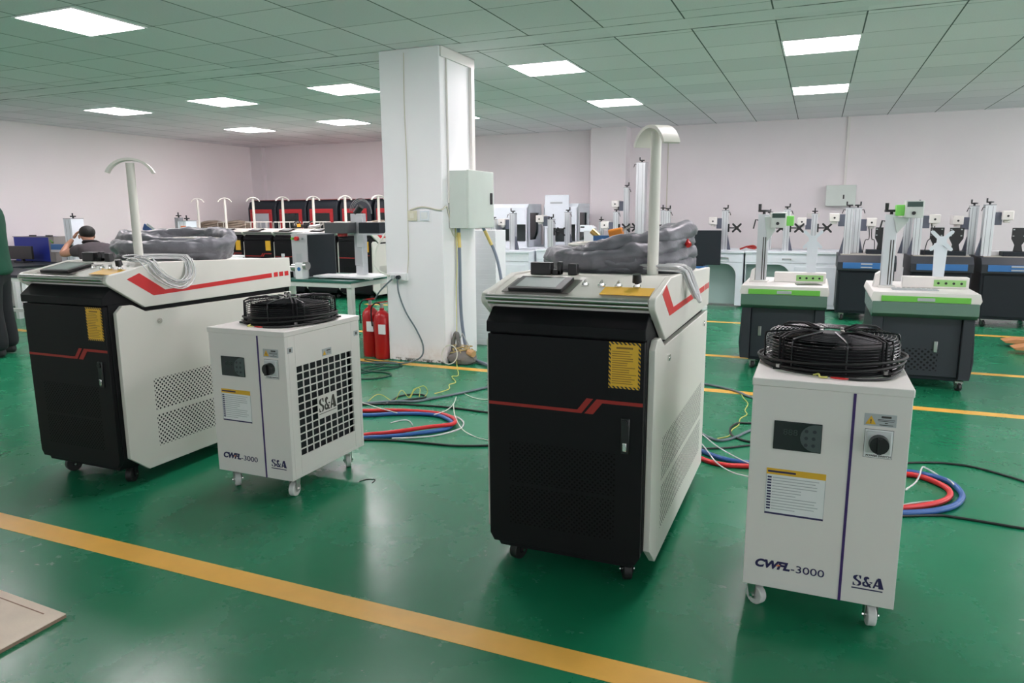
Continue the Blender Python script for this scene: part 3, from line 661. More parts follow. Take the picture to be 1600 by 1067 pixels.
# ================================================================ CHILLERS
def chiller(label):
    t = thing('water_chiller', label, 'chiller', (0, 0, 0), 0, 'industrial water chillers')
    W2, D = .22, .56
    b = MB().box(-W2, W2, 0, .02, .10, .766).box(-W2, -W2+.015, .02, D, .10, .766).box(-W2, W2, D-.02, D, .10, .766).box(-W2+.001, W2-.001, .001, D-.001, .1005, .115)
    # right side panel with real grille openings
    gy0, gy1, gz0, gz1 = .065, .488, .198, .624
    x0, x1 = W2-.012, W2
    b.box(x0, x1, .02, gy0, .115, .766).box(x0, x1, gy1, D-.02, .115, .766).box(x0, x1, gy0, gy1, .115, gz0).box(x0, x1, gy0, gy1, gz1, .766)
    b.build('body', WHITE, t, .0015)
    g = MB(); nc, nr = 9, 12; cw = (gy1-gy0)/nc; ch = (gz1-gz0)/nr
    for i in range(nc+1):
        for j in range(nr):
            g.box(x1-.0025, x1, gy0+i*cw-.0034, gy0+i*cw+.0034, gz0+j*ch, gz0+(j+1)*ch)
    for j in range(nr+1): g.box(x1-.0024, x1-.0001, gy0, gy1, gz0+j*ch-.0030, gz0+j*ch+.0030)
    ly0, ly1, lz0, lz1 = gy0+3*cw, gy0+6*cw, gz0+4*ch, gz0+7*ch
    g.box(x1-.003, x1+.0004, ly0, ly1, lz0, lz1)
    gr = g.build('side_grille', WHITE, t)
    o = logo_mb().build('grille_logo', INKD, gr); o.location = (x1+.0004, ly0+.004, lz0+ch*.85); o.rotation_euler = (0, 0, PI/2); o.scale = (.070, .05, .064)
    MB().box(x1, x1+.0012, ly0+.004, ly1-.006, lz0+ch*.52, lz0+ch*.60).build('logo_underline', INKD, gr)
    MB().box(W2-.030, W2-.022, .03, D-.03, .12, .76).build('radiator_core', RECESS, t)
    MB().box(-W2-.003, W2+.003, -.004, D+.003, .766, .790).build('lid', WHITE, t, .003)
    MB().box(.064, .072, -.0015, 0, .10, .765).build('purple_stripe', PURP, t)
    p = MB().box(-.152, -.014, -.004, 0, .568, .660).build('control_panel', GLASSD, t, .002)
    kp = [(-.045, .575)]+[(-.030-.038*math.cos(q), .614+.039*math.sin(q)*1.0) for q in [(-PI/2+PI*i/10) for i in range(11)]]+[(-.017, .653), (-.017, .575)]
    MB().prism([(-.03-.045*math.cos(q), .614+.043*math.sin(q)) for q in [(-PI/2+PI*i/12) for i in range(13)]]+[(-.0155, .657), (-.0155, .571)], 'y', -.0048, -.004).build('keypad', SCREEN2, p)
    kb = MB()
    for x, z in ((-.058, .635), (-.035, .635), (-.058, .613), (-.037, .613), (-.058, .591), (-.037, .591)):
        kb.cyl((x, -.0056, z), (x, -.0048, z), .0055, 0, 12)
    kb.build('keys', DARK2, p)
    text('panel_digits', '888', .026, mat('dim_segment', (0.03, 0.045, 0.04), 0.3), p, (-.125, -.0044, .618), (PI/2, 0, 0), 1.1, 0)
    lb = MB().box(-.166, .006, -.001, 0, .352, .504).build('instruction_label', PAPER, t)
    MB().box(-.166, .006, -.0016, -.001, .484, .504).build('label_header', YEL, lb)
    MB().box(-.166, .006, -.0016, -.001, .352, .358).build('label_footer', NAVY, lb)
    for u in (-.166, .0048): MB().box(u, u+.0012, -.0016, -.001, .358, .484).build('label_border', GREYL, lb)
    random.seed(9); q = MB(); r = MB()
    for i in range(12):
        z = .472-i*.0094
        q.box(-.162, -.150, -.0018, -.001, z, z+.0052); w = random.choice((.07, .085, .13, .135, .125))
        r.box(-.147, -.147+w, -.0018, -.001, z+.0012, z+.0036)
    q.box(-.162, -.08, -.0022, -.0016, .491, .497)
    q.build('label_marks', NAVY, lb); r.build('label_lines', GREYL, lb)
    wl = MB().box(.097, .182, -.001, 0, .672, .709).build('warning_label', GREYL, t)
    MB().prism([(.101, .677), (.129, .677), (.115, .703)], 'y', -.0018, -.001).build('warning_triangle', YEL, wl)
    text('warning_mark', '!', .017, INKD, wl, (.1125, -.0019, .680), (PI/2, 0, 0), 1, .0006)
    MB().box(.142, .168, -.0018, -.001, .698, .704).box(.133, .178, -.0018, -.001, .692, .6935).box(.133, .176, -.0018, -.001, .688, .6895).box(.152, .160, -.0018, -.001, .682, .684).box(.138, .174, -.0018, -.001, .676, .678).build('warning_lines', INKD, wl)
    sw = MB().box(.101, .178, -.001, .0, .574, .662).build('switch_decal', INKD, t)
    MB().box(.1022, .1768, -.0016, -.001, .5752, .6608).build('decal_face', PAPER, sw)
    MB().box(.106, .173, -.010, -.001, .590, .657).build('switch_base', mat('light_grey_plastic', (0.62, 0.64, 0.64), 0.35), sw, .003)
    MB().cyl((.140, -.010, .622), (.140, -.034, .622), .0275, 0, 26, .026).box(.134, .146, -.044, -.034, .598, .646).build('rotary_knob', PLASTIC, sw)
    text('switch_text', 'POWER SWITCH', .0085, INKD, sw, (.108, -.0018, .578), (PI/2, 0, 0), 1.05, .0002)
    m = text('model_text', 'CWFL', .036, NAVY, t, (-.187, -.0006, .168), (PI/2, 0, 0), 1.08, .0018, .25)
    text('model_number', '-3000', .034, NAVY, t, (-.078, -.0006, .166), (PI/2, 0, 0), 1.27, .0, .0)
    MB().prism([(-.119, .177), (-.108, .180), (-.110, .184), (-.121, .181)], 'y', -.0014, -.0007).build('orange_accent', mat('orange_accent', (0.8, 0.25, 0.08), 0.5), t)
    o = logo_mb().build('brand_logo', NAVY, t); o.location = (.102, 0, .160); o.scale = (.046, .05, .034)
    MB().box(.100, .186, -.0012, 0, .150, .1535).build('logo_underline', NAVY, t)
    for y in (.032, .53): MB().box(W2, W2+.0015, y-.017, y+.017, .690, .716).box(W2+.0015, W2+.0022, y-.006, y+.006, .696, .710, 1).build('panel_latch', [GREYL, INKD], t)
    sl = MB().box(W2, W2+.001, .255, .325, .634, .668).build('side_warning_label', GREYL, t)
    MB().prism([(.259, .638), (.283, .638), (.271, .660)], 'x', W2+.001, W2+.0018).build('warning_triangle', YEL, sl)
    MB().box(W2+.001, W2+.0018, .288, .318, .655, .660).box(W2+.001, W2+.0018, .290, .320, .648, .6495).box(W2+.001, W2+.0018, .290, .318, .643, .6445).build('warning_lines', INKD, sl)
    for x, y, yw in ((-.18, .07, .9), (.165, .07, .15), (-.17, .49, .4), (.165, .49, .7)): caster(t, x, y, .034, WHITE, NYLON, .026, .10, yw)
    # fan on the lid
    fc = (0, .315, .790)
    fan = thing('fan_guard', None, None); fan.parent = t; fan.location = fc
    R1 = .207
    w = MB()
    for i in range(10): w.tube([(q*math.cos(a), q*math.sin(a), .012+i*.0095) for a in [j*2*PI/48 for j in range(48)] for q in (R1-(.004 if i > 7 else 0)-(.006 if i > 8 else 0),)], .0018, 0, 5, True)
    for i in range(11):
        rr = .065+i*.0128
        w.tube([(rr*math.cos(a), rr*math.sin(a), .103+.008*(1-(rr/R1)**2)) for a in [j*2*PI/40 for j in range(40)]], .0013, 0, 4, True)
    for i in range(8):
        a = 2*PI*i/8+.2; ca, sa = math.cos(a), math.sin(a)
        w.tube(smooth([(.05*ca, .05*sa, .113), (.12*ca, .12*sa, .110), (.195*ca, .195*sa, .105), ((R1+.004)*ca, (R1+.004)*sa, .095), ((R1+.004)*ca, (R1+.004)*sa, .05), ((R1+.004)*ca, (R1+.004)*sa, .006)], 4), .0032, 0, 6)
    w.build('wire_cage', WIRE_BLACK, fan)
    MB().cyl((0, 0, .0), (0, 0, .01), R1+.006, 0, 48).build('base_ring', BLACK, fan, .002)
    hub = MB().cyl((0, 0, .01), (0, 0, .098), .062, 0, 28).cyl((0, 0, .098), (0, 0, .106), .050, 0, 28).build('motor_hub', BLACK, fan, .002)
    bl = MB()
    for i in range(6):
        a = 2*PI*i/6; n = 8; vs = []
        for r_ in (.055, .13, .185):
            for s in (0, 1):
                q = a+(0 if s == 0 else .95-.1*(r_ > .1)); vs.append((r_*math.cos(q), r_*math.sin(q), .03 if s == 0 else .085)); vs.append((r_*math.cos(q), r_*math.sin(q), (.03 if s == 0 else .085)+.003))
        fs = []
        for k in range(2):
            o = k*4; fs += [(o, o+2, o+6, o+4), (o+1, o+5, o+7, o+3), (o, o+4, o+5, o+1), (o+2, o+3, o+7, o+6)]
        bl.add(vs, fs)
    bl.cyl((0, 0, .012), (0, 0, .080), .185, 0, 40, .185, False)
    bl.build('blades', BLACK, fan)
    ar = MB()
    for a in (PI*.25, PI*.75, PI*1.25, PI*1.75):
        ca, sa = math.cos(a), math.sin(a)
        for s in (-.008, .008):
            ar.tube([(.05*ca-sa*s, .05*sa+ca*s, .108), (.11*ca-sa*s, .11*sa+ca*s, .122), (.185*ca-sa*s, .185*sa+ca*s, .116), (.211*ca-sa*s, .211*sa+ca*s, .105), (.214*ca-sa*s, .214*sa+ca*s, .004)], .004, 0, 6)
    ar.build('support_arm', BLACK, fan)
    sc = MB()
    for a in (PI*.25, PI*.75, PI*1.25, PI*1.75):
        sc.cyl((.045*math.cos(a), .045*math.sin(a), .106), (.045*math.cos(a), .045*math.sin(a), .118), .006, 0, 10)
        sc.cyl((.222*math.cos(a), .222*math.sin(a), .004), (.222*math.cos(a), .222*math.sin(a), .017), .0075, 0, 10)
    sc.build('bolts', STEEL, fan)
    for a in (PI*.25, PI*.75, PI*1.25, PI*1.75):
        x, y = .218*math.cos(a), .218*math.sin(a); MB().box(x-.018, x+.018, y-.012, y+.012, 0, .006).build('mounting_foot', BLACK, fan)
    random.seed(4); cb = MB()
    for k in range(3):
        cb.tube([((R1+.012+.005*k)*math.cos(a), (R1+.012-.004*k)*math.sin(a)-.002, .012+.010*k+.012*math.sin(a*1.0+k)) for a in [j*2*PI/40 for j in range(40)]], .0045, 0, 6, True)
    cb.build('power_lead', RUBBER, fan)
    MB().tube(smooth([(.2, -.12, .01), (.16, -.215, .006), (.09, -.25, .004), (.05, -.252, .004)], 6), .0045, 0, 6).build('lead_end', RUBBER, fan)
    MB().tube(smooth([(.05, -.252, .004), (.03, -.262, .004), (.0, -.252, .004), (.02, -.245, .004), (.05, -.252, .004)], 5), .002, 0, 6).build('red_wire', RED, fan)
    MB().tube(smooth([(-.01, -.25, .004), (-.03, -.262, .006), (-.035, -.24, .010), (-.05, -.235, .004)], 5), .003, 0, 6).build('yellow_wire', HYEL, fan)
    return t
chR = chiller('white water chiller in the right foreground, seen from its front, black fan on top')
chR.location = (.066, 2.288, 0)
chL = dup(chR, (-2.345, 2.452, 0), 'white water chiller between the two big carts, its black side grille in view')
# ================================================================ HOSES AND CABLES ON THE FLOOR
def floor_line(name, label, cat, pts, r, m, z=None, k=6, lift=None, group=None):
    P = []
    for i, p in enumerate(pts):
        h = r*1.05 if lift is None else max(r*1.05, lift[i]); q = at(p[0], p[1], h); P.append(q)
    o = MB().tube(smooth(P, k), r, 0, 10).build(name, m, None, ang=80)
    return tag(o, label, cat, group)
floor_line('water_hose', 'red water hose looping out behind the left chiller', 'hose', [(500, 641), (571, 641.6), (601, 641), (636, 641.6), (670, 644), (691, 647), (706, 652), (712, 658), (704, 663), (670, 667), (629, 673), (594, 677), (572, 679), (500, 688)], .0125, HRED, lift=[.013, .013, .013, .013, .013, .013, .02, .028, .036, .036, .034, .03, .02, .013])
floor_line('water_hose', 'blue water hose looping out behind the left chiller', 'hose', [(500, 648), (571, 648.5), (615, 646.5), (656, 646.5), (684, 649), (700, 655), (706, 661), (702, 668), (688, 672), (656, 676.5), (615, 681), (572, 683.5), (500, 690)], .0125, HBLUE)
floor_line('water_hose', 'red water hose loop at the right of the right chiller', 'hose', [(1340, 735), (1413.7, 740.6), (1436, 744), (1457, 751), (1478, 761.7), (1485, 771.5), (1479, 780), (1462, 786.5), (1436, 791), (1409.5, 793.5), (1340, 797)], .0135, HRED)
floor_line('water_hose', 'blue water hose loop at the right of the right chiller', 'hose', [(1340, 730), (1413.7, 736.4), (1443, 741), (1467, 746.6), (1488, 755.5), (1502, 770), (1502, 780), (1489.6, 790.5), (1464, 797.5), (1436, 800.5), (1409.5, 801.5), (1340, 803)], .0135, HBLUE)
floor_line('water_hose', 'blue water hose between the centre cart and the right chiller', 'hose', [(1060, 690), (1090, 702), (1110, 710), (1135.6, 718), (1166, 722.5), (1220, 727)], .0125, HBLUE)
floor_line('water_hose', 'red water hose between the centre cart and the right chiller', 'hose', [(1060, 700), (1089, 713), (1110, 721.6), (1135.6, 726.7), (1166, 728), (1220, 731)], .0125, HRED)
floor_line('power_cable', 'grey hose crossing the floor from the left chiller to the centre cart', 'hose', [(520, 632), (571, 630), (615, 627), (649, 627), (677, 622), (711, 616), (757, 606), (800, 596)], .009, HGREY)
floor_line('power_cable', 'short grey hose curving between the centre cart and the right chiller', 'hose', [(1060, 650), (1092, 674), (1110, 684.5), (1127, 688), (1149, 683), (1168, 674), (1200, 664)], .008, HGREY)
floor_line('power_cable', 'grey cable crossing the yellow line behind the right chiller', 'cable', [(1060, 596), (1092.6, 598.5), (1127, 605), (1152.5, 612), (1171, 619.6), (1210, 632)], .0085, HGREY)
floor_line('power_cable', 'black cable running behind the red hose to the centre cart', 'cable', [(520, 634), (571, 632), (615, 631), (656, 633), (697.5, 636), (757, 643.6), (800, 650)], .0065, HBLK)
floor_line('power_cable', 'black cable on the floor in front of the left hoses', 'cable', [(520, 686), (574, 687), (615, 688), (670, 692.5), (711, 696), (758, 696), (800, 694)], .0065, HBLK)
floor_line('power_cable', 'short thick black cable piece under the yellow wire loops', 'cable', [(600, 632), (612, 626), (624, 619), (645, 616), (662, 617), (663, 621), (640, 624), (620, 627)], .006, HBLK)
floor_line('power_cable', 'black cable loop between the centre cart and the right chiller', 'cable', [(1200, 660), (1169, 661), (1152.5, 661), (1141, 669), (1144, 680), (1156, 686), (1169, 689.6), (1200, 694)], .0065, HBLK)
floor_line('power_cable', 'straight black cable between the centre cart and the right chiller', 'cable', [(1070, 700), (1098.5, 700.6), (1135, 699.5), (1167.6, 696), (1200, 693)], .0055, HBLK)
floor_line('power_cable', 'black cable from behind the right chiller to the right photo edge, upper one', 'cable', [(1370, 724), (1415, 723), (1450, 722.5), (1478, 723.7), (1520.6, 729.4), (1562.7, 740.6), (1600, 752), (1660, 775)], .0055, HBLK)
floor_line('power_cable', 'black cable in front of the blue loop to the right photo edge, lower one', 'cable', [(1370, 806), (1409.5, 806), (1464, 805), (1492.5, 808), (1548.7, 817), (1600, 825.6), (1660, 832)], .0055, HBLK)
floor_line('power_cable', 'dark cable loops on the floor by the fire extinguishers', 'cable', [(560, 592), (578, 592), (596, 590), (611, 586), (603, 582), (580, 580), (565, 576), (585, 572), (610, 573), (628, 571), (615, 566), (590, 565), (570, 562)], .006, mat('green_black_cable', (0.02, 0.06, 0.045), 0.45))
floor_line('power_cable', 'thin dark cable coiled left of the pillar foot', 'cable', [(540, 560), (570, 566), (600, 571), (575, 578), (560, 584), (590, 579), (622, 574)], .005, MATS['green_black_cable'])
floor_line('thin_wire', 'yellow wire arching in loops above the floor beside the left chiller', 'wire', [(575, 627), (587.5, 617), (598, 617.5), (612, 626), (619, 624), (624.6, 612), (630, 611), (640, 621.6), (648, 609), (662, 603), (668, 612), (662, 621.6)], .0028, HYEL, lift=[0, .04, .03, 0, 0, .06, .05, 0, .06, .09, .04, 0])
floor_line('thin_wire', 'small yellow wire loop standing near the black cable piece', 'wire', [(640, 621.6), (647, 608), (656, 607), (655, 620)], .0028, HYEL, lift=[0, .06, .05, 0])
floor_line('thin_wire', 'yellow wire wiggling down to the grey hose left of the right chiller', 'wire', [(1150, 611), (1157.5, 614.6), (1161, 621), (1168.5, 630.6), (1164, 640.7), (1167, 647.5), (1156.7, 654), (1154, 664), (1144, 671), (1139, 681), (1121, 685)], .003, HYEL)
floor_line('thin_wire', 'white wire from the left chiller crossing the red hose', 'wire', [(540, 622), (569.6, 630), (595, 638), (620.5, 645)], .003, HWHT, lift=[.03, .03, .03, .03])
floor_line('thin_wire', 'white wire tied to the grey hose and reaching the red loop', 'wire', [(678, 648), (697.5, 641), (708.5, 631), (712.7, 620)], .003, HWHT, lift=[.03, .02, .02, .02])
floor_line('thin_wire', 'white wire curving over the hose bend to the centre cart', 'wire', [(708.5, 632), (711, 650), (722, 670), (739, 681), (758, 687), (790, 692)], .003, HWHT, lift=[.02, .04, .02, 0, 0, 0])
floor_line('thin_wire', 'short white wire from the grey hose to the centre cart edge', 'wire', [(722, 613), (739, 621), (757, 624), (790, 622)], .003, HWHT)
floor_line('clear_tube', 'clear tube curled on the floor in front of the left hose loop', 'tube', [(612, 685), (642, 684), (677, 681), (704, 675), (721, 668), (724, 659), (715, 652), (708, 650)], .0055, CLEAR)
floor_line('clear_tube', 'clear tube bit lying inside the left hose loop', 'tube', [(610, 661), (625, 657), (638, 657), (645, 664)], .004, CLEAR)
floor_line('clear_tube', 'clear tube crossing the hoses left of the right chiller, nearer one', 'tube', [(1085, 680), (1102, 700), (1119, 722), (1142, 737), (1166, 744), (1190, 750)], .0035, CLEAR, lift=[.03]*6)
floor_line('clear_tube', 'clear tube left of the right chiller, upper one', 'tube', [(1085, 670), (1099, 680), (1119, 696), (1145.7, 712), (1180, 728)], .0035, CLEAR, lift=[.03]*5)
floor_line('clear_tube', 'clear tube bent over the red hose right of the chiller', 'tube', [(1415, 765), (1430, 754), (1437, 742), (1441, 730), (1448, 732), (1462, 740), (1473, 748)], .004, CLEAR, lift=[.01, .03, .04, .05, .04, .02, .01])
floor_line('clear_tube', 'clear tube bit touching the blue hose bend at right', 'tube', [(1478, 747), (1486, 752), (1490, 757)], .004, CLEAR, lift=[.02, .03, .03])
floor_line('clear_tube', 'clear tube bit inside the right hose loop by the chiller', 'tube', [(1405, 790), (1425, 786), (1455, 783), (1466, 784)], .004, CLEAR)
floor_line('cable_tie_scrap', 'black scrap of cable tie on the floor right of the left chiller', 'scrap', [(562, 752), (572, 749), (586, 749), (582, 754)], .002, HBLK)
floor_line('pale_cord', 'yellowish cord hanging off the rear of the centre cart', 'cord', [(1095, 480), (1100, 478), (1106, 470)], .003, HYEL)
# plywood board at lower left
t = thing('plywood_board', 'bare plywood board lying on the floor in the lower left corner', 'board', tuple(at(104, 965, 0)))
L0 = at(104, 965, 0); A = (at(0, 927, 0)-L0).normalized()*1.3; B = (at(0, 1022, 0)-L0).normalized()*1.3; A.z = B.z = 0
poly = [(0, 0), (A.x, A.y), (A.x+B.x, A.y+B.y), (B.x, B.y)]
MB().prism(poly, 'z', .001, .012).build('sheet', WOODE, t)
MB().prism(poly, 'z', .012, .0145).build('face_veneer', WOOD, t)
nrm = Vector((A.y, -A.x, 0)).normalized(); nrm = nrm if nrm.dot(B) > 0 else -nrm
MB().prism([(nrm.x*.030+A.x*.05, nrm.y*.030+A.y*.05), (nrm.x*.030+A.x*.40, nrm.y*.030+A.y*.40), (nrm.x*.033+A.x*.40, nrm.y*.033+A.y*.40), (nrm.x*.034+A.x*.05, nrm.y*.034+A.y*.05)], 'z', .0145, .015).build('pencil_line', mat('brown_mark', (0.3, 0.17, 0.11), 0.8), t)
# ================================================================ COLUMN MARKING HEADS (helper)
def add_column(t, x, y, z0, z1, w=.075, head=None, head_z=None, vesa=None, vesa_z=None, hm=None, green=False, lever=1, gusset=1, side='x', body=ALU, cable=False):
    """profile column with hand wheel; head: +1 scan head to the right, -1 to the left"""
    h = w/2
    c = MB().box(x-h, x+h, y-h*1.2, y+h*1.2, z0, z1-.07)
    c.box(x-h-.002, x+h+.002, y-h*1.25, y+h*1.25, z1-.078, z1-.07, 1)
    for q in (-.5, .45): c.box(x+q*h-.003, x+q*h+.003, y-h*1.2-.001, y-h*1.2+.002, z0, z1-.09, 1)
    col = c.build('column', [body, ALU_D], t, .002)
    hw = MB().cyl((x, y, z1-.07), (x, y, z1-.05), .012, 0, 10).cyl((x, y, z1-.052), (x, y, z1-.036), .036, 0, 18)
    hw.cyl((x-.03*lever, y-.005, z1-.04), (x-.03*lever, y-.005, z1), .009, 0, 10).build('hand_wheel', PLASTIC, t)
    if lever:
        MB().tube([(x-lever*h, y-h, z1-.10), (x-lever*(h+.02), y-h-.01, z1-.095), (x-lever*(h+.035), y-h-.01, z1-.14)], .005, 0, 6).build('lock_lever', PLASTIC, t)
    if gusset:
        MB().prism([(x+gusset*h, z0), (x+gusset*(h+.045), z0), (x+gusset*h, z0+.20)], 'y', y-.02, y+.02).build('gusset', mat('slate_paint', (0.10, 0.11, 0.15), 0.5), t)
    if head:
        hz = head_z; a = MB()
        a.box(min(x+head*h, x+head*(h+.07)), max(x+head*h, x+head*(h+.07)), y-.05, y+.05, hz-.11, hz+.03)
        a.build('head_bracket', mat('slate_paint', (0.10, 0.11, 0.15), 0.5) if not green else WHITE, t, .003)
        hx0, hx1 = sorted((x+head*(h+.06), x+head*(h+.17)))
        b = MB().box(hx0, hx1, y-.09, y+.12, hz-.055, hz+.045)
        b.cyl(((hx0+hx1)/2, y-.03, hz-.085), ((hx0+hx1)/2, y-.03, hz-.055), .032, 0, 16)
        hb = b.build('scan_head', WHITE, t, .008)
        MB().cyl(((hx0+hx1)/2, y-.0905, hz-.01), ((hx0+hx1)/2, y-.094, hz-.01), .012, 0, 12).build('head_port', PLASTIC, hb)
    if vesa:
        vz = vesa_z; xx = x+vesa*(h+.02)
        MB().box(min(x+vesa*h, xx), max(x+vesa*h, xx), y-.03, y+.03, vz-.055, vz+.055).build('mount_plate', PLASTIC, t, .004)
        MB().cyl((xx, y, vz), (x+vesa*(h+.11), y-.03, vz), .008, 0, 8).build('monitor_arm', PLASTIC, t)
        cx = x+vesa*(h+.12); v = MB()
        xmount(v, cx, vz, y-.045, y-.035, .05, .026)
        v.build('monitor_mount', PLASTIC, t)
    if cable:
        MB().tube(smooth([(x+head*(h+.09), y-.05, head_z-.05), (x+head*(h+.10), y-.06, head_z-.2), (x+head*(h+.06), y-.06, z0+.15), (x+head*(h+.04), y-.05, z0)], 5), .005, 0, 6).build('head_cable', RUBBER, t)
        MB().tube(smooth([(x+head*(h+.12), y-.05, head_z-.05), (x+head*(h+.13), y-.06, head_z-.2), (x+head*(h+.16), y-.06, z0+.15), (x+head*(h+.17), y-.05, z0)], 5), .005, 0, 6).build('head_cable', RUBBER, t)
def xmount(v, cx, cz, ya, yb, L, w):
    for s1 in (1, -1):
        dx, dz = L, L*s1; n = math.hypot(dx, dz); ux, uz = -dz/n*w/2, dx/n*w/2
        ex, ez = dx/n*w*.45, dz/n*w*.45
        v.prism([(cx-dx+ux, cz-dz+uz), (cx-dx-ex+ux*.5, cz-dz-ez+uz*.5), (cx-dx-ex-ux*.5, cz-dz-ez-uz*.5), (cx-dx-ux, cz-dz-uz), (cx+dx-ux, cz+dz-uz), (cx+dx+ex-ux*.5, cz+dz+ez-uz*.5), (cx+dx+ex+ux*.5, cz+dz+ez+uz*.5), (cx+dx+ux, cz+dz+uz)], 'y', ya+.001*s1, yb)
    v.box(cx-L*.5, cx+L*.5, ya-.002, yb, cz-L*.5, cz+L*.5)
def column_thing(label, x, y, z0, z1, group='column marking heads on the white desks', **kw):
    t = thing('column_marker', label, 'laser marker', (x, y, z0), 0, group)
    kw = dict(kw)
    for k in ('head_z', 'vesa_z'):
        if kw.get(k): kw[k] -= z0
    add_column(t, 0, 0, 0, z1-z0, **kw)
    return t
# ================================================================ WHITE AND GREEN MARKING MACHINES
def green_machine(label, x0, x1, yf, depth, zt, colx, coly, colh, head, headz, vx, vz, tray, lx):
    t = thing('green_trim_marking_machine', label, 'laser marking machine', ((x0+x1)/2, yf, 0), 0, 'green trimmed marking machines'); W2 = (x1-x0)/2
    cx = (x0+x1)/2; X = lambda v: v-cx
    b = MB().prism([(-W2+.07, .07), (W2-.07, .07), (W2-.03, .50), (-W2+.03, .50)], 'y', .05, depth-.02)
    b.build('cabinet', DARK, t, .004)
    for s in (-1, 1):
        a, c = sorted((s*(W2-.075), s*(W2-.005)))
        MB().prism([(a, .09), (c-.0, .09), (c, .55), (a, .55)], 'y', .0, depth).prism([(s*(W2-.005), .09), (s*(W2+.01), .22), (s*(W2-.005), .5)], 'y', .0, depth).build('side_post', DARK2, t, .003)
    MB().box(-W2+.08, W2-.08, .035, .052, .10, .54).build('door', MESH_CAB, t, .002)
    MB().box(lx-.012, lx+.012, .02, .036, .28, .36).build('door_handle', STEEL, t, .003)
    # dark green sloped collar then the white top box
    zc = zt-.07
    MB().prism([(.0, zc-.115), (-.050, zc-.085), (-.038, zc), (depth, zc), (depth, zc-.115)], 'x', -W2-.005, W2+.005).build('collar', GREEN_S, t, .003)
    MB().prism([(-W2+.01, zc-.04), (W2-.01, zc-.04), (W2+.02, zc+.02), (W2+.005, zt), (-W2-.005, zt), (-W2-.02, zc+.02)], 'y', -.03, depth+.02).build('top_box', WHITE, t, .004)
    d = MB().box(-W2+.05, W2-.05, -.040, -.028, zc+.002, zt-.027).build('drawer', GREEN_D, t, .002)
    MB().box(-.05, .06, -.046, -.039, zc+.010, zt-.037).build('drawer_handle', GREYL, d, .002)
    by = coly-yf-.02
    bk = MB().box(X(colx)+.11, W2-.01, by, by+.09, zt, zt+.085).build('control_riser', WHITE, t, .006)
    kp = MB().box(W2-.24, W2-.03, by-.003, by, zt+.015, zt+.065).build('key_strip', mat('pale_green_strip', (0.30, 0.58, 0.20), 0.4), bk, .002)
    for i in range(4): MB().cyl((W2-.21+i*.05, by-.007, zt+.04), (W2-.21+i*.05, by-.003, zt+.04), .009, 0, 12).build('button', PLASTIC, kp)
    if tray == 'dark': MB().prism([(X(colx)+.30, by-.23), (X(colx)+.49, by-.18), (X(colx)+.44, by-.08), (X(colx)+.28, by-.12)], 'z', zt, zt+.006).build('work_tray', PLASTIC, t)
    else:
        g = MB().box(X(colx)+.03, X(colx)+.33, by-.22, by-.10, zt, zt+.006)
        for i in range(9): g.box(X(colx)+.035+i*.033, X(colx)+.055+i*.033, by-.21, by-.11, zt+.006, zt+.010)
        g.build('work_tray', GREYL, t)
    MB().box(X(colx)-.06, X(colx)+.06, coly-yf-.07, coly-yf+.07, zt, zt+.015).prism([(X(colx)-.09, zt), (X(colx)-.045, zt), (X(colx)-.045, zt+.12), (X(colx)-.075, zt+.10)], 'y', coly-yf-.05, coly-yf+.05).build('column_base', WHITE, t, .003)
    # column
    x = X(colx); y = coly-yf; h = .042
    c = MB().box(x-h, x+h, y-.05, y+.05, zt+.015, colh); 
    for q in (.2, .62): c.box(x+q*h-.004, x+q*h+.004, y-.052, y-.049, zt+.02, colh-.19, 1)
    c.build('column', [ALU, INKD], t, .002)
    MB().cyl((x, y, colh), (x, y, colh+.02), .012, 0, 10).cyl((x, y, colh+.018), (x, y, colh+.036), .05, 0, 20).cyl((x-.035, y-.01, colh+.03), (x-.035, y-.01, colh+.085), .012, 0, 10, .014).build('hand_wheel', PLASTIC, t)
    MB().tube([(x-h, y-.03, colh-.05), (x-h-.02, y-.05, colh-.045), (x-h-.035, y-.05, colh-.12)], .006, 0, 6).build('lock_lever', PLASTIC, t)
    MB().prism([(x+.01, colh-.02), (x+head-.02, colh-.02), (x+head-.02, headz-.09), (x+.04, headz-.18)] , 'y', y-.09, y-.055).build('head_bracket', mat('soft_grey_paint', (0.55, 0.60, 0.58), 0.4), t, .003)
    hd = MB().box(x+head-.055, x+head+.065, y-.17, y-.03, headz-.065, headz+.06).build('display_head', mat('grey_white_box', (0.62, 0.65, 0.62), 0.4), t, .006)
    MB().box(x+head-.045, x+head+.055, y-.1725, y-.17, headz+.015, headz+.052).build('display', mat('dark_green_display', (0.01, 0.05, 0.035), 0.2), hd)
    MB().cyl((x+head, y-.180, headz-.03), (x+head, y-.17, headz-.03), .013, 0, 14).build('dial', PLASTIC, hd)
    gx = x+head+.065 if tray == 'dark' else x+head-.055
    sg = 1 if tray == 'dark' else -1
    MB().box(min(gx, gx+sg*.055), max(gx, gx+sg*.055), y-.12, y+.0, headz-.05, headz+.03).build('green_block', mat('lime_block', (0.22, 0.70, 0.12), 0.4), hd, .004)
    # monitor post with X mount
    vx = X(vx); y = by+.045
    MB().prism([(vx-.037, zt+.085), (vx+.037, zt+.085), (vx+.045, vz-.02), (vx-.045, vz-.02)], 'y', y-.006, y+.006).build('monitor_post', WHITE2, t, .002)
    v = MB()
    xmount(v, vx, vz, y-.018, y-.008, .064, .026)
    v.build('monitor_mount', WHITE2, t)
    for px in (-W2+.10, W2-.06):
        for py in (.06, depth-.1): caster(t, px, py, .03, STEEL, RUBBER, .025, .075, .5)
    return t
green_machine('white and green marking machine nearer the middle, dark tray on its top', -.54, .10, 6.15, .80, .70, -.425, 6.5, 1.27, .12, 1.225, -.03, 1.06, 'dark', -.17)
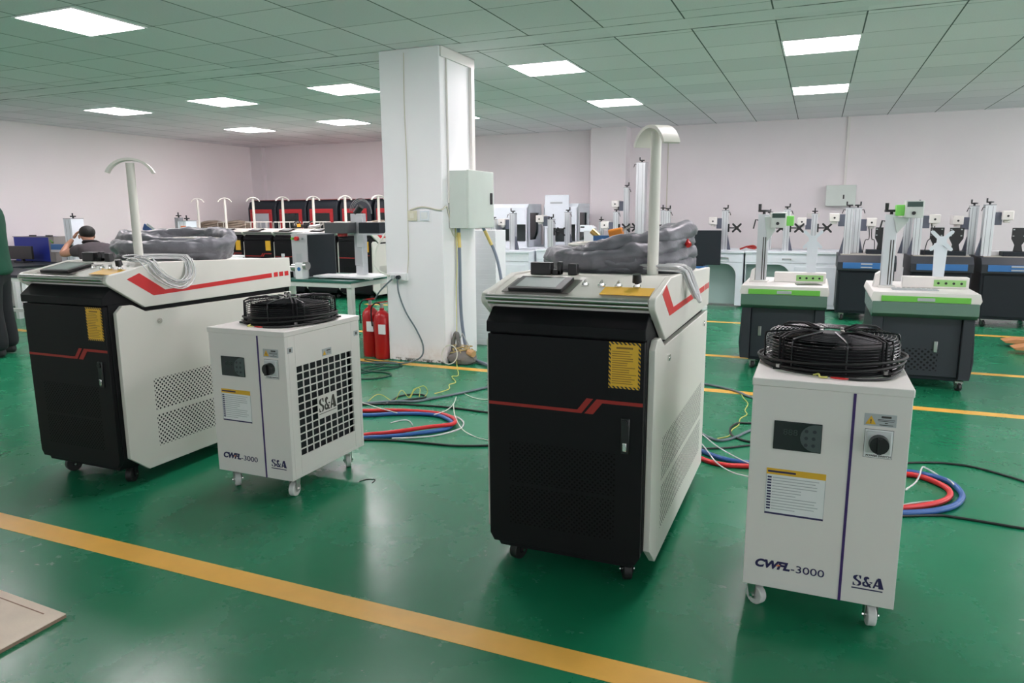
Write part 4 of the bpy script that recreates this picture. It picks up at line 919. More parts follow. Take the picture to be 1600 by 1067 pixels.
green_machine('white and green marking machine on the right, ribbed grey tray on its top', .41, 1.07, 5.85, .85, .715, .51, 6.2, 1.265, .13, 1.305, .86, 1.07, 'rib', .10)
# ================================================================ BLACK CABINETS WITH BLUE DRAWERS
def black_cabinet(label, x0, x1, handle=True):
    t = thing('black_marking_cabinet', label, 'cabinet', ((x0+x1)/2, 9.3, 0), 0, 'black marking cabinets'); W2 = (x1-x0)/2
    MB().box(-W2+.01, W2-.01, .03, 0.78, .09, .62).build('cabinet', DARK, t, .01)
    MB().prism([(-.02, .60), (-.02, .70), (.06, .775), (0.78, .775), (0.78, .60)], 'x', -W2, W2).build('top', DARK2, t, .006)
    MB().box(-W2+.03, W2-.03, .07, .76, .775, .785).build('table_plate', mat('tan_grey_plate', (0.40, 0.37, 0.33), 0.4), t)
    d = MB().box(-W2+.06, W2-.06, -.03, -.018, .625, .695).build('blue_drawer', BLUE_T, t, .002)
    if handle: MB().box(-.06, .06, -.04, -.028, .672, .688).box(-.06, .06, -.04, -.028, .635, .648).build('drawer_handle', GREYL, d, .002)
    dd = MB().box(-W2+.04, W2-.04, .015, .032, .12, .58).build('door', DARK, t, .004)
    MB().box(W2-.20, W2-.175, .0, .016, .30, .42).build('door_handle', STEEL, dd, .002)
    for px in (-W2+.08, W2-.08):
        for py in (.08, .75): caster(t, px, py, .035, STEEL, RUBBER, .025, .09, .5)
    return t
black_cabinet('black cabinet with a blue drawer, leftmost of the black ones, beside the white desks', .24, .86)
black_cabinet('black cabinet with a blue drawer, middle of the three', 1.00, 1.62, False)
black_cabinet('black cabinet with a blue drawer, rightmost at the photo edge', 1.69, 2.36)
BG = 'silver marking columns on the black cabinets'
column_thing('silver marking column, left of the close pair on the leftmost black cabinet', .335, 9.52, .785, 1.40, BG, w=.085, gusset=-1, lever=1, head=-1, head_z=1.22)
column_thing('silver marking column, right of the close pair on the leftmost black cabinet', .435, 9.75, .785, 1.40, BG, w=.085, gusset=1, lever=-1, head=1, head_z=1.16, cable=True)
column_thing('silver marking column, left of the pair on the middle black cabinet', .985, 9.75, .785, 1.40, BG, w=.08, gusset=-1, lever=1)
column_thing('silver marking column with scan head and cables on the middle black cabinet', 1.06, 9.5, .785, 1.41, BG, w=.085, gusset=-1, lever=0, head=1, head_z=1.20, cable=True)
column_thing('silver marking column, left of the pair on the rightmost black cabinet', 1.64, 9.75, .785, 1.41, BG, w=.085, gusset=-1, lever=1, head=-1, head_z=1.18)
column_thing('silver marking column with white scan head on the rightmost black cabinet', 1.745, 9.5, .785, 1.42, BG, w=.10, gusset=-1, lever=1, head=1, head_z=1.235)
def black_bracket(label, x, y, s=1.0):
    t = thing('monitor_bracket', label, 'monitor bracket', (x, y, .785), 0, 'black monitor brackets lying on the cabinets')
    MB().box(-.15, .10, -.10, .08, 0, .05).build('foot', DARK, t, .004)
    MB().prism([(-.04, .05), (.05, .05), (.035, .12), (.075, .19), (.075, .31), (-.065, .31), (-.065, .19), (-.03, .12)], 'y', -.01, .01).build('plate', PLASTIC, t, .003)
    s = MB()
    for a, b in ((-.05, .29), (.05, .29), (-.05, .22), (.05, .22)): s.box(a-.008, a+.008, -.013, -.009, b-.006, b+.006)
    s.build('screw_slots', GREYL, t)
    return t
black_bracket('black monitor bracket behind the column of the right green machine', .70, 9.6)
black_bracket('black monitor bracket, left of the overlapping pair behind the white X mount', 1.27, 9.6)
black_bracket('black monitor bracket, right of the overlapping pair behind the white X mount', 1.45, 9.5)
black_bracket('black monitor bracket on the rightmost black cabinet', 2.05, 9.52)
tag(MB().box(1.82, 2.0, 9.62, 9.8, .785, .83).build('papers', PAPER, None, .002), 'white paper box behind the rightmost black monitor bracket', 'box')
# ================================================================ WHITE DESKS
def white_desk(label, x0, x1, y0, zt, hole, handle_x, depth=.75, hole_m=TEAL):
    """hole = (xa, xb) knee space with a rounded upper right corner"""
    t = thing('white_desk', label, 'desk', ((x0+x1)/2, y0, 0), 0, 'white desk cabinets'); cx = (x0+x1)/2
    X = lambda v: v-cx
    MB().box(X(x0)-.01, X(x1)+.01, -.015, depth, zt-.03, zt).build('worktop', WHITE2, t, .003)
    dr = MB().box(X(x0), X(x1), 0, .02, zt-.15, zt-.032).build('drawer_front', WHITE2, t, .002)
    for hx in handle_x: MB().box(X(hx)-.055, X(hx)+.055, -.012, 0, zt-.10, zt-.092).box(X(hx)-.055, X(hx)-.047, -.012, 0, zt-.115, zt-.092).box(X(hx)+.047, X(hx)+.055, -.012, 0, zt-.115, zt-.092).build('drawer_handle', STEEL, dr)
    a, b = X(hole[0]), X(hole[1])
    R = .16; zt2 = zt-.155
    poly = [(b, .03)]+[(b, zt2-.02-R)]+[(b-R+R*math.cos(q), zt2-.02-R+R*math.sin(q)) for q in [PI/2*i/8 for i in range(1, 9)]]+[(a, zt2-.02), (a, zt2), (X(x1), zt2), (X(x1), .03)]
    MB().prism(poly, 'y', 0, .02).build('front_panel', WHITE2, t, .001)
    MB().box(b+.01, X(x1), .02, depth, .03, zt-.03).build('pedestal', WHITE2, t, .002)
    if a-X(x0) > .008: MB().box(X(x0)+.002, a, .003, depth, .03, zt-.03).build('pedestal', WHITE2, t, .002)
    MB().box(a, b+.01, .16, .18, .03, zt-.16).build('back_panel', hole_m, t)
    if X(x1)-b > .25: MB().box(b+.05, X(x1)-.04, -.006, 0, .08, zt2-.04).build('door', WHITE2, t, .003)
    return t
white_desk('white desk with knee space, behind the left green machine and the dark monitor', -1.72, -.895, 10.1, .77, (-1.70, -.985), [-1.14])
white_desk('white desk with knee space, touching the black cabinets', -.87, .57, 10.1, .77, (-.86, -.30), [-.35])
white_desk('white desk under the hose coil, just left of centre background', -3.80, -1.80, 9.9, .77, (-3.5, -2.6), [-3.35], .74)
white_desk('white desk right beside the foam boards, lower drawer visible', -4.75, -3.84, 9.7, .74, (-4.745, -4.74), [-4.3])
CG = 'silver marking columns on the white desks'
column_thing('silver marking column half hidden by the electrical cabinet', -4.50, 9.95, .74, 1.27, CG, w=.075, vesa=None, gusset=0)
column_thing('silver marking column in front of the left white enclosed machine', -4.25, 10.1, .74, 1.36, CG, w=.085, head=-1, head_z=1.16, gusset=1, vesa=None)
column_thing('front silver marking column with head to the left, nearest of the centre group', -3.58, 9.95, .77, 1.27, CG, w=.085, head=-1, head_z=1.21, vesa=1, vesa_z=1.02, gusset=0, lever=-1)
column_thing('silver marking column in front of the right white enclosed machine', -3.46, 10.35, .77, 1.37, CG, w=.08, gusset=1, lever=-1)
column_thing('short silver marking column just left of the guard rail top', -2.93, 10.3, .77, 1.23, CG, w=.055, gusset=0, lever=0)
column_thing('silver marking column with two black monitor mounts in the centre background', -2.68, 10.2, .77, 1.37, CG, w=.07, head=-1, head_z=1.12, vesa=1, vesa_z=1.07, gusset=0, lever=-1)
column_thing('tall silver marking column with blue block, left of the tallest one', -2.62, 10.55, .77, 1.72, CG, w=.075, head=-1, head_z=1.42, vesa=1, vesa_z=1.07, gusset=0, lever=-1)
column_thing('tallest and widest silver marking column, beside the centre cart pole', -2.37, 10.4, .77, 2.06, CG, w=.13, gusset=0)
column_thing('silver marking column just right of the centre cart pole, left of a pair', -2.05, 10.4, .77, 1.39, CG, w=.055, gusset=0, lever=0)
column_thing('silver marking column just right of the centre cart pole, right of a pair', -1.95, 10.25, .77, 1.38, CG, w=.07, gusset=0, lever=-1, vesa=1, vesa_z=1.07)
column_thing('silver marking column beside the dark monitor back, head to the left', -1.18, 10.35, .77, 1.38, CG, w=.08, head=-1, head_z=1.17, vesa=1, vesa_z=1.07, gusset=1, lever=-1)
column_thing('silver marking column hidden behind the left green machine head', -.60, 10.4, .77, 1.32, CG, w=.06, vesa=1, vesa_z=1.07, gusset=0, lever=0)
column_thing('silver marking column right of the left green machine head', -.385, 10.35, .77, 1.39, CG, w=.08, head=-1, head_z=1.23, vesa=1, vesa_z=1.07, gusset=1, lever=-1)
column_thing('silver marking column behind the white X mount of the left green machine', -.045, 10.4, .77, 1.33, CG, w=.075, head=-1, head_z=1.16, vesa=1, vesa_z=1.07, gusset=0, lever=0)
t = thing('monitor', 'large black monitor back standing among the white desks', 'monitor', (-1.485, 9.75, .60))
MB().box(-.335, .335, -.03, .01, 0, .45).build('screen_panel', DARK, t, .004)
MB().box(-.05, .05, .01, .05, .0, .20).build('stand', PLASTIC, t)
MB().box(-.12, .12, -.05, .12, -.018, .0).build('stand_foot', PLASTIC, t)
t = thing('blue_stand', 'blue post with white feet at the left end of the knee space desk', 'stand', (-1.42, 9.76, 0))
MB().box(-.025, .025, -.02, .02, .02, .56).build('post', BLUE_T, t, .003)
MB().box(-.22, .10, -.08, .14, .56, .58).build('top_plate', BLUE_T, t, .003)
MB().box(-.04, .12, -.05, .05, 0, .05).build('foot', PAPER, t, .004)
tag(MB().box(-2.25, -1.95, 10.05, 10.25, .77, .90).build('dark_controller_box', DARK, None, .004), 'black box on the white desk right behind the centre cart pole', 'controller box')
tag(MB().box(-2.05, -2.0, 10.10, 10.14, .90, 1.12).build('dark_bottle', PLASTIC, None, .01), 'slim black box standing on the controller box beside the pole', 'box')
tag(MB().box(-1.84, -1.70, 10.1, 10.25, .77, .96).build('blue_controller_box', BLUE_T, None, .004), 'small blue box between the paired columns and the dark monitor', 'controller box')
t = thing('cable_pile', 'reddish cable pile lying on the white desk right of the monitor', 'cables', (-.85, 10.35, .77))
MB().tube(smooth([(-.12, 0, .01), (0, .03, .05), (.08, 0, .02), (-.02, -.03, .04), (.06, -.02, .06), (.12, 0, .01)], 5), .012, 0, 6).build('cable', REDD, t)
t = thing('white_rotary_unit', 'white boxy device with a dark slot left of the short column', 'marking head', (-3.02, 10.25, .77))
MB().prism([(-.14, .0), (.10, .0), (.10, .26), (-.14, .26)], 'y', -.08, .08).build('base', mat('pale_grey_cast', (0.50, 0.53, 0.53), 0.5), t, .01)
h = MB().prism([(-.20, .24), (.02, .24), (.02, .30), (-.03, .33), (-.20, .34)], 'y', -.07, .07).build('head', WHITE2, t, .006)
MB().box(-.19, -.13, -.073, -.069, .30, .32).build('slot', PLASTIC, h)
t = thing('white_bench', 'white bench under the two enclosed white machines', 'bench', (-4.15, 10.66, 0))
MB().box(-.80, .64, 0, .95, .72, .75).build('worktop', WHITE2, t, .003)
MB().box(-.78, .62, .03, .92, .02, .72).build('cabinet', WHITE2, t, .003)
# enclosed white bench machines
def enclosure(label, x0, x1, y0, hood):
    t = thing('enclosed_marking_machine', label, 'marking machine', ((x0+x1)/2, y0, .75), 0, 'white enclosed bench machines'); W2 = (x1-x0)/2; D = .62; H = .68
    MB().box(-W2, -W2+.06, 0, .03, .0, H-.06).box(W2-.04, W2, 0, .03, 0, H-.06).box(-W2+.06, W2-.04, 0, .03, 0, .09).box(-W2+.06, W2-.04, 0, .03, .36, H-.06).build('front_frame', WHITE2, t, .004)
    MB().box(-W2+.06, W2-.04, .3, .32, .09, .38).build('chamber', SCREEN2, t)
    MB().prism([(0, H-.06), (.04, H), (D, H), (D, H-.06)], 'x', -W2, W2).build('roof', WHITE2, t, .004)
    sp = MB()
    sp.box(W2-.015, W2, 0, .10, 0, H-.05).box(W2-.015, W2, D-.10, D, 0, H-.05).box(W2-.015, W2, .10, D-.10, H-.14, H-.05).prism([(.10, 0), (D-.10, 0), (D-.10, .24), (.38, .11), (.10, .11)], 'x', W2-.015, W2)
    sp.build('side_wall', WHITE2, t)
    MB().box(W2-.04, W2-.03, .1, D-.1, .11, H-.14).build('side_window', GLASSD, t)
    MB().box(-W2, -W2+.015, 0, D, 0, H-.05).box(-W2, W2, D-.015, D, 0, H-.05).build('back_wall', WHITE2, t)
    if hood:
        MB().box(-W2+.03, W2-.14, -.03, .0, .30, H+.13).build('raised_door', WHITE2, t, .006)
        MB().box(-W2+.12, W2-.24, -.036, -.03, H+.0, H+.025).build('door_handle', GREYL, t, .003)
    else: MB().box(-W2+.10, -W2+.20, -.008, 0, .03, .055).build('handle', GREYL, t)
    return t
enclosure('white enclosed bench machine next to the electrical cabinet, closed hood', -4.88, -4.25, 10.7, False)
enclosure('white enclosed bench machine with its front door raised', -3.98, -3.42, 10.7, True)
# ================================================================ BLACK AND RED ENCLOSED MACHINES AT THE FAR LEFT
def red_machine(label, x, pale_pane):
    t = thing('red_framed_machine', label, 'enclosed machine', (x, 10.8, 0), 0, 'black and red enclosed machines'); W = .66
    MB().prism([(0, .1), (0, 1.40), (.05, 1.52), (.12, 1.55), (.85, 1.55), (.85, .1)], 'x', 0, W).build('housing', DARK, t, .02)
    MB().box(.0, W, .08, .85, 1.55, 1.556).build('red_roof_edge', REDD, t)
    f = MB().box(.06, W-.08, -.012, .0, 1.31, 1.385).box(.06, .13, -.012, 0, .75, 1.31).box(W-.155, W-.08, -.012, 0, .75, 1.31).box(.06, W-.08, -.012, 0, .70, .75).build('red_frame', mat('deep_red_frame', (0.40, 0.016, 0.02), 0.4), t, .004)
    MB().box(.13, W-.155, -.006, .0, .75, 1.31).build('viewing_window', mat('pale_window_film', (0.42, 0.45, 0.48), 0.3) if pale_pane else GLASSD, t)  # first machine has a pale window, the others dark glass
    MB().box(.02, W-.02, .02, .8, 0, .1).build('plinth', BLACK, t)
for i, x in enumerate((-10.03, -9.335, -8.64, -7.92, -7.2)):
    red_machine(['black machine with red frame and pale window, farthest left in the corner', 'black machine with red frame, second from the corner', 'black machine with red frame, middle of the row of five', 'black machine with red frame, fourth, behind the marking head', 'black machine with red frame, half hidden by the pillar'][i], x, i == 0)
# ================================================================ BENCH WITH MARKING HEAD
t = thing('work_bench', 'grey steel work bench with dark green mat top, left of the pillar', 'bench', (-5.0, 5.62, 0))
MB().box(-.42, .97, 0, .80, .645, .668).build('green_mat_top', GREENTOP, t, .003)
MB().box(-.41, .96, .01, .79, .60, .645).build('frame', GBOX, t, .002)
for x in (-.38, .90):
    for y in (.02, .72): MB().box(x, x+.055, y, y+.055, 0, .60).build('leg', GBOX, t, .002)
t = thing('controller_box', 'big controller box with black side and red button on its narrow grey front', 'controller box', (-4.745, 5.78, .668))
MB().box(-.095, .093, 0, .46, 0, .44).build('case', mat('grey_side_enamel', (0.48, 0.49, 0.50), 0.4), t, .004)
MB().box(.093, .097, .012, .45, .012, .425).build('black_side', DARK, t, .001)
MB().box(-.04, .02, -.003, 0, .16, .24).build('vent_plate', GREYL, t)
for x, m in ((-.065, GREEN_D), (-.015, RED), (.045, GREYL)): MB().cyl((x, -.03, .39), (x, 0, .39), .021 if m is RED else .012, 0, 14).build('button', m, t)
t = thing('bench_marking_head', 'bench laser marker with dark box head on a white column, left of pillar', 'laser marker', (-4.18, 6.0, .668))
MB().box(-.40, .26, -.24, .0, .012, .03).box(-.15, .26, 0, .18, .012, .03).box(-.36, -.30, -.2, -.14, 0, .012).box(.18, .24, -.2, -.14, 0, .012).box(-.3, .2, .1, .15, 0, .012).build('base_plate', PAPER, t, .002)
MB().box(-.055, .03, .0, .09, .03, .50).box(-.055, .03, -.012, .0, .12, .44, 1).build('column', [ALU, GREYL], t, .004)
MB().box(-.02, .06, -.02, .02, .30, .60).build('slider', ALU, t, .003)
hd = MB().box(-.295, -.02, -.16, .0, .44, .545).build('laser_box', mat('dark_grey_shell', (0.075, 0.08, 0.085), 0.4), t, .006)
MB().box(.065, .30, -.10, .06, .44, .545).build('rear_box', DARK, t, .004)
MB().box(.06, .31, -.11, .07, .425, .44).build('rear_shelf', ALU, t)
MB().box(-.11, .02, .02, .10, .545, .63).build('top_block', ALU, t, .004)
MB().cyl((-.06, .05, .63), (.0, .05, .70), .035, 0, 12).build('knob', PLASTIC, t)
lp = MB()
for k in range(3): lp.tube([(-.04+(.13-.01*k)*math.cos(a), .1+.01*k, .64+(.14-.012*k)*math.sin(a)) for a in [PI*j/14-.1 for j in range(15)]], .004, 0, 6)
lp.build('looped_leads', mat('grey_lead', (0.25, 0.25, 0.26), 0.4), t)
MB().cyl((-.14, -.08, .41), (-.14, -.08, .44), .05, 0, 16).build('red_lens', REDD, t)
t = thing('rotary_chuck', 'small white rotary chuck with blue disc on the bench in front of the box', 'chuck', (-4.67, 5.68, .668))
MB().box(-.03, .06, -.04, .05, 0, .16).build('housing', PAPER, t, .006)
MB().cyl((-.09, 0, .11), (-.03, 0, .11), .035, 0, 16).cyl((.06, 0, .13), (.10, 0, .13), .04, 0, 18).build('chuck', STEEL, t)
MB().cyl((.02, -.042, .1), (.02, -.040, .1), .02, 0, 14).build('blue_dial', BLUE_T, t)
t = thing('paper_stack', 'black holder with loose white papers at the left end of the bench', 'papers', (-4.98, 5.82, .668))
MB().box(-.14, .12, -.06, .1, 0, .06).build('holder', PLASTIC, t, .004)
MB().prism([(-.12, .06), (.10, .06), (.08, .095), (-.02, .11), (-.1, .085)], 'y', -.06, .08).build('papers', PAPER, t)
t = thing('water_bottle', 'clear plastic water bottle standing behind the left welding cart', 'bottle', (-5.1, 5.95, .668))
b = MB(); prof = [(0, 0), (.030, 0), (.033, .02), (.030, .06), (.033, .10), (.032, .14), (.014, .185), (.013, .20), (0, .20)]
vs = [(r*math.cos(2*PI*i/16), r*math.sin(2*PI*i/16), z) for r, z in prof for i in range(16)]
b.add(vs, [(j*16+i, j*16+(i+1) % 16, (j+1)*16+(i+1) % 16, (j+1)*16+i) for j in range(len(prof)-1) for i in range(16)]).build('bottle_body', mat('bottle_plastic', (0.75, 0.85, 0.92), 0.1, trans=0.7), t)
MB().cyl((0, 0, .195), (0, 0, .225), .017, 0, 14).build('cap', PAPER, t)
t = thing('black_wire_loop', 'thin black cable loop leaning under the bench behind the left chiller fan', 'cable', (-4.4, 5.4, .35))
MB().tube([(.22*math.cos(a), .02*math.cos(2*a), .17*math.sin(a)) for a in [j*PI/14 for j in range(28)]], .006, 0, 6, True).tube([(.20*math.cos(a), .03, .15*math.sin(a)) for a in [j*PI/14 for j in range(28)]], .006, 0, 6, True).tube([(0, 0, -.16), (.05, 0, -.34)], .006, 0, 6).build('cable', RUBBER, t)
# ================================================================ LEFT DESKS
def plain_table(name, label, x0, x1, y0, y1, zt, top):
    t = thing(name, label, 'table', ((x0+x1)/2, y0, 0), 0); w = (x1-x0)/2; d = y1-y0
    MB().box(-w, w, 0, d, zt-.03, zt).build('table_top', top, t, .003)
    MB().box(-w+.02, w-.02, .01, d-.01, zt-.07, zt-.03).build('apron', GBOX, t)
    for x in (-w+.03, w-.09):
        for y in (.03, d-.09): MB().box(x, x+.06, y, y+.06, 0, zt-.07).build('leg', PAPER, t, .002)
    MB().box(-w+.06, w-.06, d-.08, d-.05, .14, .18).build('foot_rail', PAPER, t)
    return t
plain_table('assembly_table', 'table with dark top along the left wall carrying the blue box', -10.70, -9.30, 5.85, 7.6, .668, DARK)
plain_table('assembly_table', 'white legged table with dark top just behind the left cart', -9.25, -7.82, 5.02, 5.72, .668, DARK)
t = thing('blue_controller_box', 'large deep blue box with grey side on the left table', 'controller box', (-10.1, 6.7, .668))
MB().box(-.44, .31, 0, .30, 0, .34).build('blue_front', BLUE_P, t, .003)
MB().box(.31, .42, -.01, .31, 0, .345).box(-.45, .42, -.01, .0, .335, .345).build('grey_side', mat('warm_grey_panel', (0.30, 0.28, 0.26), 0.4), t, .002)
for x in (-.25, .1): MB().box(x, x+.1, .1, .14, .34, .36).build('lid_handle', PLASTIC, t)
MB().cyl((.36, -.02, .29), (.36, -.01, .29), .012, 0, 10).cyl((.39, -.02, .27), (.39, -.01, .27), .012, 0, 10).build('green_button', GREEN_D, t)
t = thing('monitor', 'black monitor standing before the blue box on the left table', 'monitor', (-10.05, 6.5, .668))
MB().box(-.30, .18, -.01, .02, .04, .22).build('screen_panel', PLASTIC, t, .004)
MB().box(-.15, .05, -.05, .08, 0, .012).box(-.07, -.03, 0, .03, .01, .1).build('stand', PLASTIC, t)
column_thing('white marking column with hand wheel beside the seated person', -9.28, 6.72, .668, 1.33, 'marking columns on the left tables', w=.15, gusset=0, lever=0, body=WHITE2)
t = thing('blue_slide_unit', 'blue slide unit on the left table behind the seated person arms', 'slide unit', (-9.42, 6.66, .668))
MB().box(-.25, .2, -.03, .03, .17, .245).build('slide', BLUE_T, t, .003)
MB().box(-.24, .25, -.04, .04, .14, .17).build('rail', ALU, t)
MB().box(-.05, .05, -.03, .03, 0, .14).build('support', ALU, t)
t = thing('rear_table', 'low table behind the left cart carrying two marking columns', 'table', (-8.2, 7.2, 0))
MB().box(-.45, .75, 0, .7, .70, .73).build('table_top', PAPER, t, .003)
for x in (-.42, .70):
    for y in (.03, .63): MB().box(x, x+.04, y, y+.04, 0, .70).build('leg', PAPER, t)
column_thing('slim grey marking column without wheel above the left cart coil', -8.10, 7.40, .73, 1.33, 'marking columns on the left tables', w=.07, gusset=0, lever=0, body=mat('mid_grey_paint', (0.22, 0.23, 0.24), 0.4), head=None)
column_thing('white marking column with orange sticker and hand wheel above the left cart coil', -7.90, 7.35, .73, 1.29, 'marking columns on the left tables', w=.15, gusset=0, lever=0, body=WHITE2)
tag(MB().box(-7.92, -7.83, 7.255, 7.259, 1.12, 1.15).build('sticker', mat('orange_sticker', (0.8, 0.25, 0.1), 0.5)), 'orange sticker on the white marking column above the left coil', 'sticker')
t = thing('equipment_pile', 'heap of black and white parts left of the slim grey column', 'equipment', (-8.42, 7.45, .73))
MB().ell((0, 0, .16), .16, .12, .10, 0, 16, 10).box(-.1, .12, -.08, .1, 0, .12).build('white_housing', PAPER, t)
MB().box(-.17, -.10, -.1, .0, .10, .2).build('black_plug', PLASTIC, t, .01)
# ================================================================ PALLET JACK AT THE RIGHT EDGE
t = thing('pallet_jack', 'orange pallet truck fork entering the frame at the right edge', 'pallet truck', (1.70, 7.62, 0))
for yy in (0, .38):
    MB().prism([(0, .06), (.10, .085), (1.2, .085), (1.2, .045), (.12, .035), (.02, .04)], 'y', yy, yy+.16).build('fork', ORANGE, t, .006)
    MB().cyl((.14, yy+.05, .03), (.14, yy+.11, .03), .029, 0, 14).build('roller', RUBBER, t)
MB().box(1.18, 1.30, -.02, .56, .03, .40).build('frame', ORANGE, t, .01)
MB().cyl((1.36, .20, .08), (1.36, .34, .08), .08, 0, 20).build('steer_wheel', RUBBER, t)
MB().tube([(1.34, .27, .3), (1.5, .27, 1.15)], .018, 0, 10).build('handle_bar', ORANGE, t)
# ================================================================ PEOPLE
def skin_mesh(name, verts, edges, radii, m, parent, root=0, sub=2):
    me = bpy.data.meshes.new(name+'_src'); me.from_pydata(verts, edges, []); o = bpy.data.objects.new(name+'_src', me); C.objects.link(o)
    sk = o.modifiers.new('skin', 'SKIN'); sk.use_smooth_shade = True
    sv = me.skin_vertices[0].data if me.skin_vertices else None
    if sv is None:
        me.skin_vertices.new() if hasattr(me.skin_vertices, 'new') else None
    bm = bmesh.new(); bm.from_mesh(me); ly = bm.verts.layers.skin.verify(); bm.verts.ensure_lookup_table()
    for i, v in enumerate(bm.verts):
        r = radii[i]; v[ly].radius = (r, r) if isinstance(r, (int, float)) else r; v[ly].use_root = (i == root)
    bm.to_mesh(me); bm.free()
    ss = o.modifiers.new('sub', 'SUBSURF'); ss.levels = sub; ss.render_levels = sub
    dg = bpy.context.evaluated_depsgraph_get(); dg.update()
    out = bpy.data.meshes.new_from_object(o.evaluated_get(dg)); bpy.data.objects.remove(o)
    out.materials.clear(); out.materials.append(m)
    for p in out.polygons: p.use_smooth = True; p.material_index = 0
    r = bpy.data.objects.new(name, out); C.objects.link(r); r.parent = parent
    return r
def chain(*specs):
    """each spec: (start_index or None, [(x,y,z,r)...]) -> verts, edges, radii"""
    V, E, Rr = [], [], []
    for st, pts in specs:
        prev = st
        for (x, y, z, r) in pts:
            V.append((x, y, z)); Rr.append(r); i = len(V)-1
            if prev is not None: E.append((prev, i))
            prev = i
    return V, E, Rr
def hand(parent, wrist, dirv, palmn, name='hand', s=1.0):
    """palm and five separate curled fingers"""
    w = Vector(wrist); d = Vector(dirv).normalized(); n = Vector(palmn).normalized(); sd = d.cross(n)
    V = []; E = []; Rr = []
    def a(p, r, pr=None):
        V.append(tuple(p)); Rr.append(r*s); i = len(V)-1
        if pr is not None: E.append((pr, i))
        return i
    r0 = a(w, .024); pm = a(w+d*.045*s, .030, r0)
    for k, (o, L) in enumerate(((-.030, .062), (-.011, .074), (.010, .070), (.029, .056))):
        b = a(w+d*.085*s+sd*o*s, .0105, pm); c = a(w+d*(.085+L*.5)*s+sd*o*1.1*s+n*.012*s, .009, b); a(w+d*(.085+L*.8)*s+sd*o*1.1*s+n*.034*s, .008, c)
    b = a(w+d*.045*s-sd*.036*s+n*.01*s, .012, pm); a(w+d*.075*s-sd*.052*s+n*.028*s, .009, b)
    return skin_mesh(name, V, E, Rr, SKIN, parent, 0, 1)
# --- standing person at the left edge (seen from behind and to the right, looking away left)
pr = thing('person', 'person standing at the left photo edge in a green shirt and black trousers', 'person', (-7.03, 4.24, 0), math.radians(128))
# local: x = right hand side of the body, y = forward
body = chain((None, [(0, 0, .92, .13), (0, .0, 1.06, .13), (0, .01, 1.20, .145), (0, .01, 1.33, .14), (0, .02, 1.42, .065), (0, .04, 1.49, .058), (0, .06, 1.56, .085), (0, .055, 1.64, .09), (0, .045, 1.69, .06)]),
 (3, [(.17, .0, 1.35, .062), (.235, .02, 1.12, .046), (.20, .20, 1.02, .036), (.15, .27, 1.03, .025)]),
 (3, [(-.17, .0, 1.35, .062), (-.235, .02, 1.12, .046), (-.20, .20, 1.02, .036), (-.15, .27, 1.03, .025)]),
 (0, [(.10, 0, .84, .10), (.115, .01, .48, .062), (.12, -.02, .10, .042), (.12, .08, .04, .035)]),
 (0, [(-.10, 0, .84, .10), (-.115, .01, .48, .062), (-.12, -.02, .10, .042), (-.12, .08, .04, .035)]))
skin_mesh('body', *body, SKIN, pr)
hand(pr, (.15, .27, 1.03), (-.5, .8, .05), (0, -.3, -1), 'right_hand'); hand(pr, (-.15, .27, 1.03), (.5, .8, .05), (0, -.3, -1), 'left_hand')
sh = chain((None, [(0, 0, .74, (.23, .175)), (0, 0, .82, (.22, .165)), (0, 0, .95, (.20, .15)), (0, 0, 1.12, (.20, .15)), (0, .0, 1.28, (.20, .15)), (0, .01, 1.39, (.13, .10)), (0, .02, 1.46, (.075, .075))]),
 (4, [(.17, .0, 1.35, .085), (.235, .015, 1.17, .082), (.238, .06, 1.09, .078)]), (4, [(-.17, .0, 1.35, .085), (-.235, .015, 1.17, .082), (-.238, .06, 1.09, .078)]))
skin_mesh('shirt', *sh, SHIRT_G, pr)
tr = chain((None, [(0, 0, .92, (.155, .12)), (0, 0, .84, (.17, .13))]), (1, [(.10, 0, .72, .11), (.115, .01, .45, .095), (.12, -.02, .16, .085), (.12, -.015, .05, .085)]), (1, [(-.10, 0, .72, .11), (-.115, .01, .45, .095), (-.12, -.02, .16, .085), (-.12, -.015, .05, .085)]))
skin_mesh('trousers', *tr, TROUS, pr)
for s in (-1, 1): skin_mesh('shoe', [(s*.12, -.07, .045), (s*.12, .02, .045), (s*.125, .13, .036), (s*.125, .19, .032)], [(0, 1), (1, 2), (2, 3)], [.045, .045, .038, .03], SHOE, pr)
MB().ell((0, .035, 1.635), .092, .105, .105, 0, 20, 14).build('hair', HAIR, pr, ang=80)
for s in (-1, 1): MB().ell((s*.032, .137, 1.60), .010, .008, .007, 0, 10, 6).build('eye', PLASTIC, pr)
MB().ell((0, .150, 1.572), .012, .018, .02, 0, 10, 8).build('nose', SKIN, pr)
MB().ell((0, .138, 1.530), .025, .008, .006, 0, 12, 6).build('mouth', mat('lips', (0.35, 0.12, 0.10), 0.5), pr)
for s in (-1, 1): MB().ell((s*.093, .045, 1.59), .012, .02, .03, 0, 10, 8).build('ear', SKIN, pr)
# --- seated person bending over the left table
ps = thing('person', 'seated person in a grey-brown T-shirt bending head over work, arms raised', 'person', (-8.45, 6.40, -.03), math.radians(78))
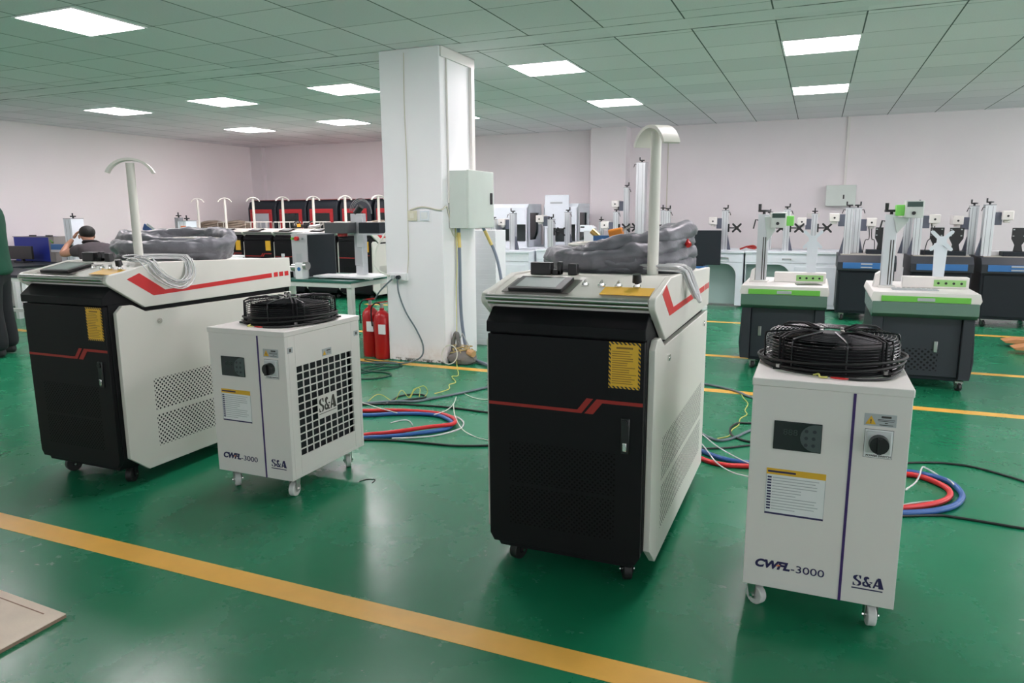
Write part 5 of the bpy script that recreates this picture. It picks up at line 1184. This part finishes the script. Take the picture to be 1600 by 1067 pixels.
# local x right, y forward (towards the table)
bd = chain((None, [(0, -.12, .50, .13), (0, -.10, .64, .125), (0, -.03, .80, .14), (0, .06, .88, .10), (0, .13, .955, .052), (0, .19, 1.0, .056), (0, .24, 1.055, .085), (0, .235, 1.10, .085)]),
 (3, [(.18, .10, .90, .060), (.27, .33, .83, .044), (.16, .40, .95, .036), (.10, .40, 1.03, .026)]),
 (3, [(-.18, .10, .90, .060), (-.30, .30, .84, .044), (-.18, .40, .95, .036), (-.10, .40, 1.03, .026)]),
 (0, [(.11, .05, .47, .085), (.14, .34, .47, .062), (.14, .36, .12, .042), (.14, .45, .045, .034)]),
 (0, [(-.11, .05, .47, .085), (-.14, .34, .47, .062), (-.14, .36, .12, .042), (-.14, .45, .045, .034)]))
skin_mesh('body', *bd, SKIN, ps)
hand(ps, (.10, .40, 1.03), (-.5, -.1, .8), (-.6, -.4, -.2), 'right_hand', .9); hand(ps, (-.10, .40, 1.03), (.5, -.1, .8), (.6, -.4, -.2), 'left_hand', .9)
sh = chain((None, [(0, -.12, .50, (.20, .15)), (0, -.10, .64, (.19, .15)), (0, -.03, .78, (.20, .155)), (0, .06, .885, (.17, .13)), (0, .11, .935, (.15, .11)), (0, .165, .985, (.085, .075))]),
 (3, [(.17, .10, .895, .085), (.235, .23, .855, .075)]), (3, [(-.17, .10, .895, .085), (-.25, .21, .86, .075)]))
skin_mesh('shirt', *sh, SHIRT_B, ps)
tr = chain((None, [(0, -.13, .50, .15), (0, -.06, .48, .15)]), (1, [(.11, .08, .475, .10), (.14, .34, .47, .08), (.14, .36, .14, .065)]), (1, [(-.11, .08, .475, .10), (-.14, .34, .47, .08), (-.14, .36, .14, .065)]))
skin_mesh('trousers', *tr, TROUS, ps)
MB().ell((0, .225, 1.115), .092, .105, .085, 0, 20, 14).build('hair', HAIR, ps, ang=80)
for s in (-1, 1):
    MB().ell((s*.09, .25, 1.06), .012, .02, .028, 0, 10, 8).build('ear', SKIN, ps)
    MB().ell((s*.03, .322, 1.045), .010, .008, .007, 0, 10, 6).build('eye', PLASTIC, ps)
    skin_mesh('shoe', [(s*.14, .33, .045), (s*.14, .42, .042), (s*.14, .52, .034)], [(0, 1), (1, 2)], [.045, .042, .032], SHOE, ps)
MB().ell((0, .33, 1.015), .012, .018, .018, 0, 10, 8).build('nose', SKIN, ps)
MB().ell((0, .315, .985), .022, .008, .006, 0, 12, 6).build('mouth', MATS['lips'], ps)
st = thing('stool', 'dark round stool under the seated person', 'stool', (-8.33, 6.37, 0))
MB().cyl((0, 0, .345), (0, 0, .385), .16, 0, 24).build('seat', DARK, st, .004)
for i in range(4):
    a = PI/4+i*PI/2; MB().cyl((.12*math.cos(a), .12*math.sin(a), .345), (.17*math.cos(a), .17*math.sin(a), 0), .012, 0, 8).build('leg', STEEL, st)
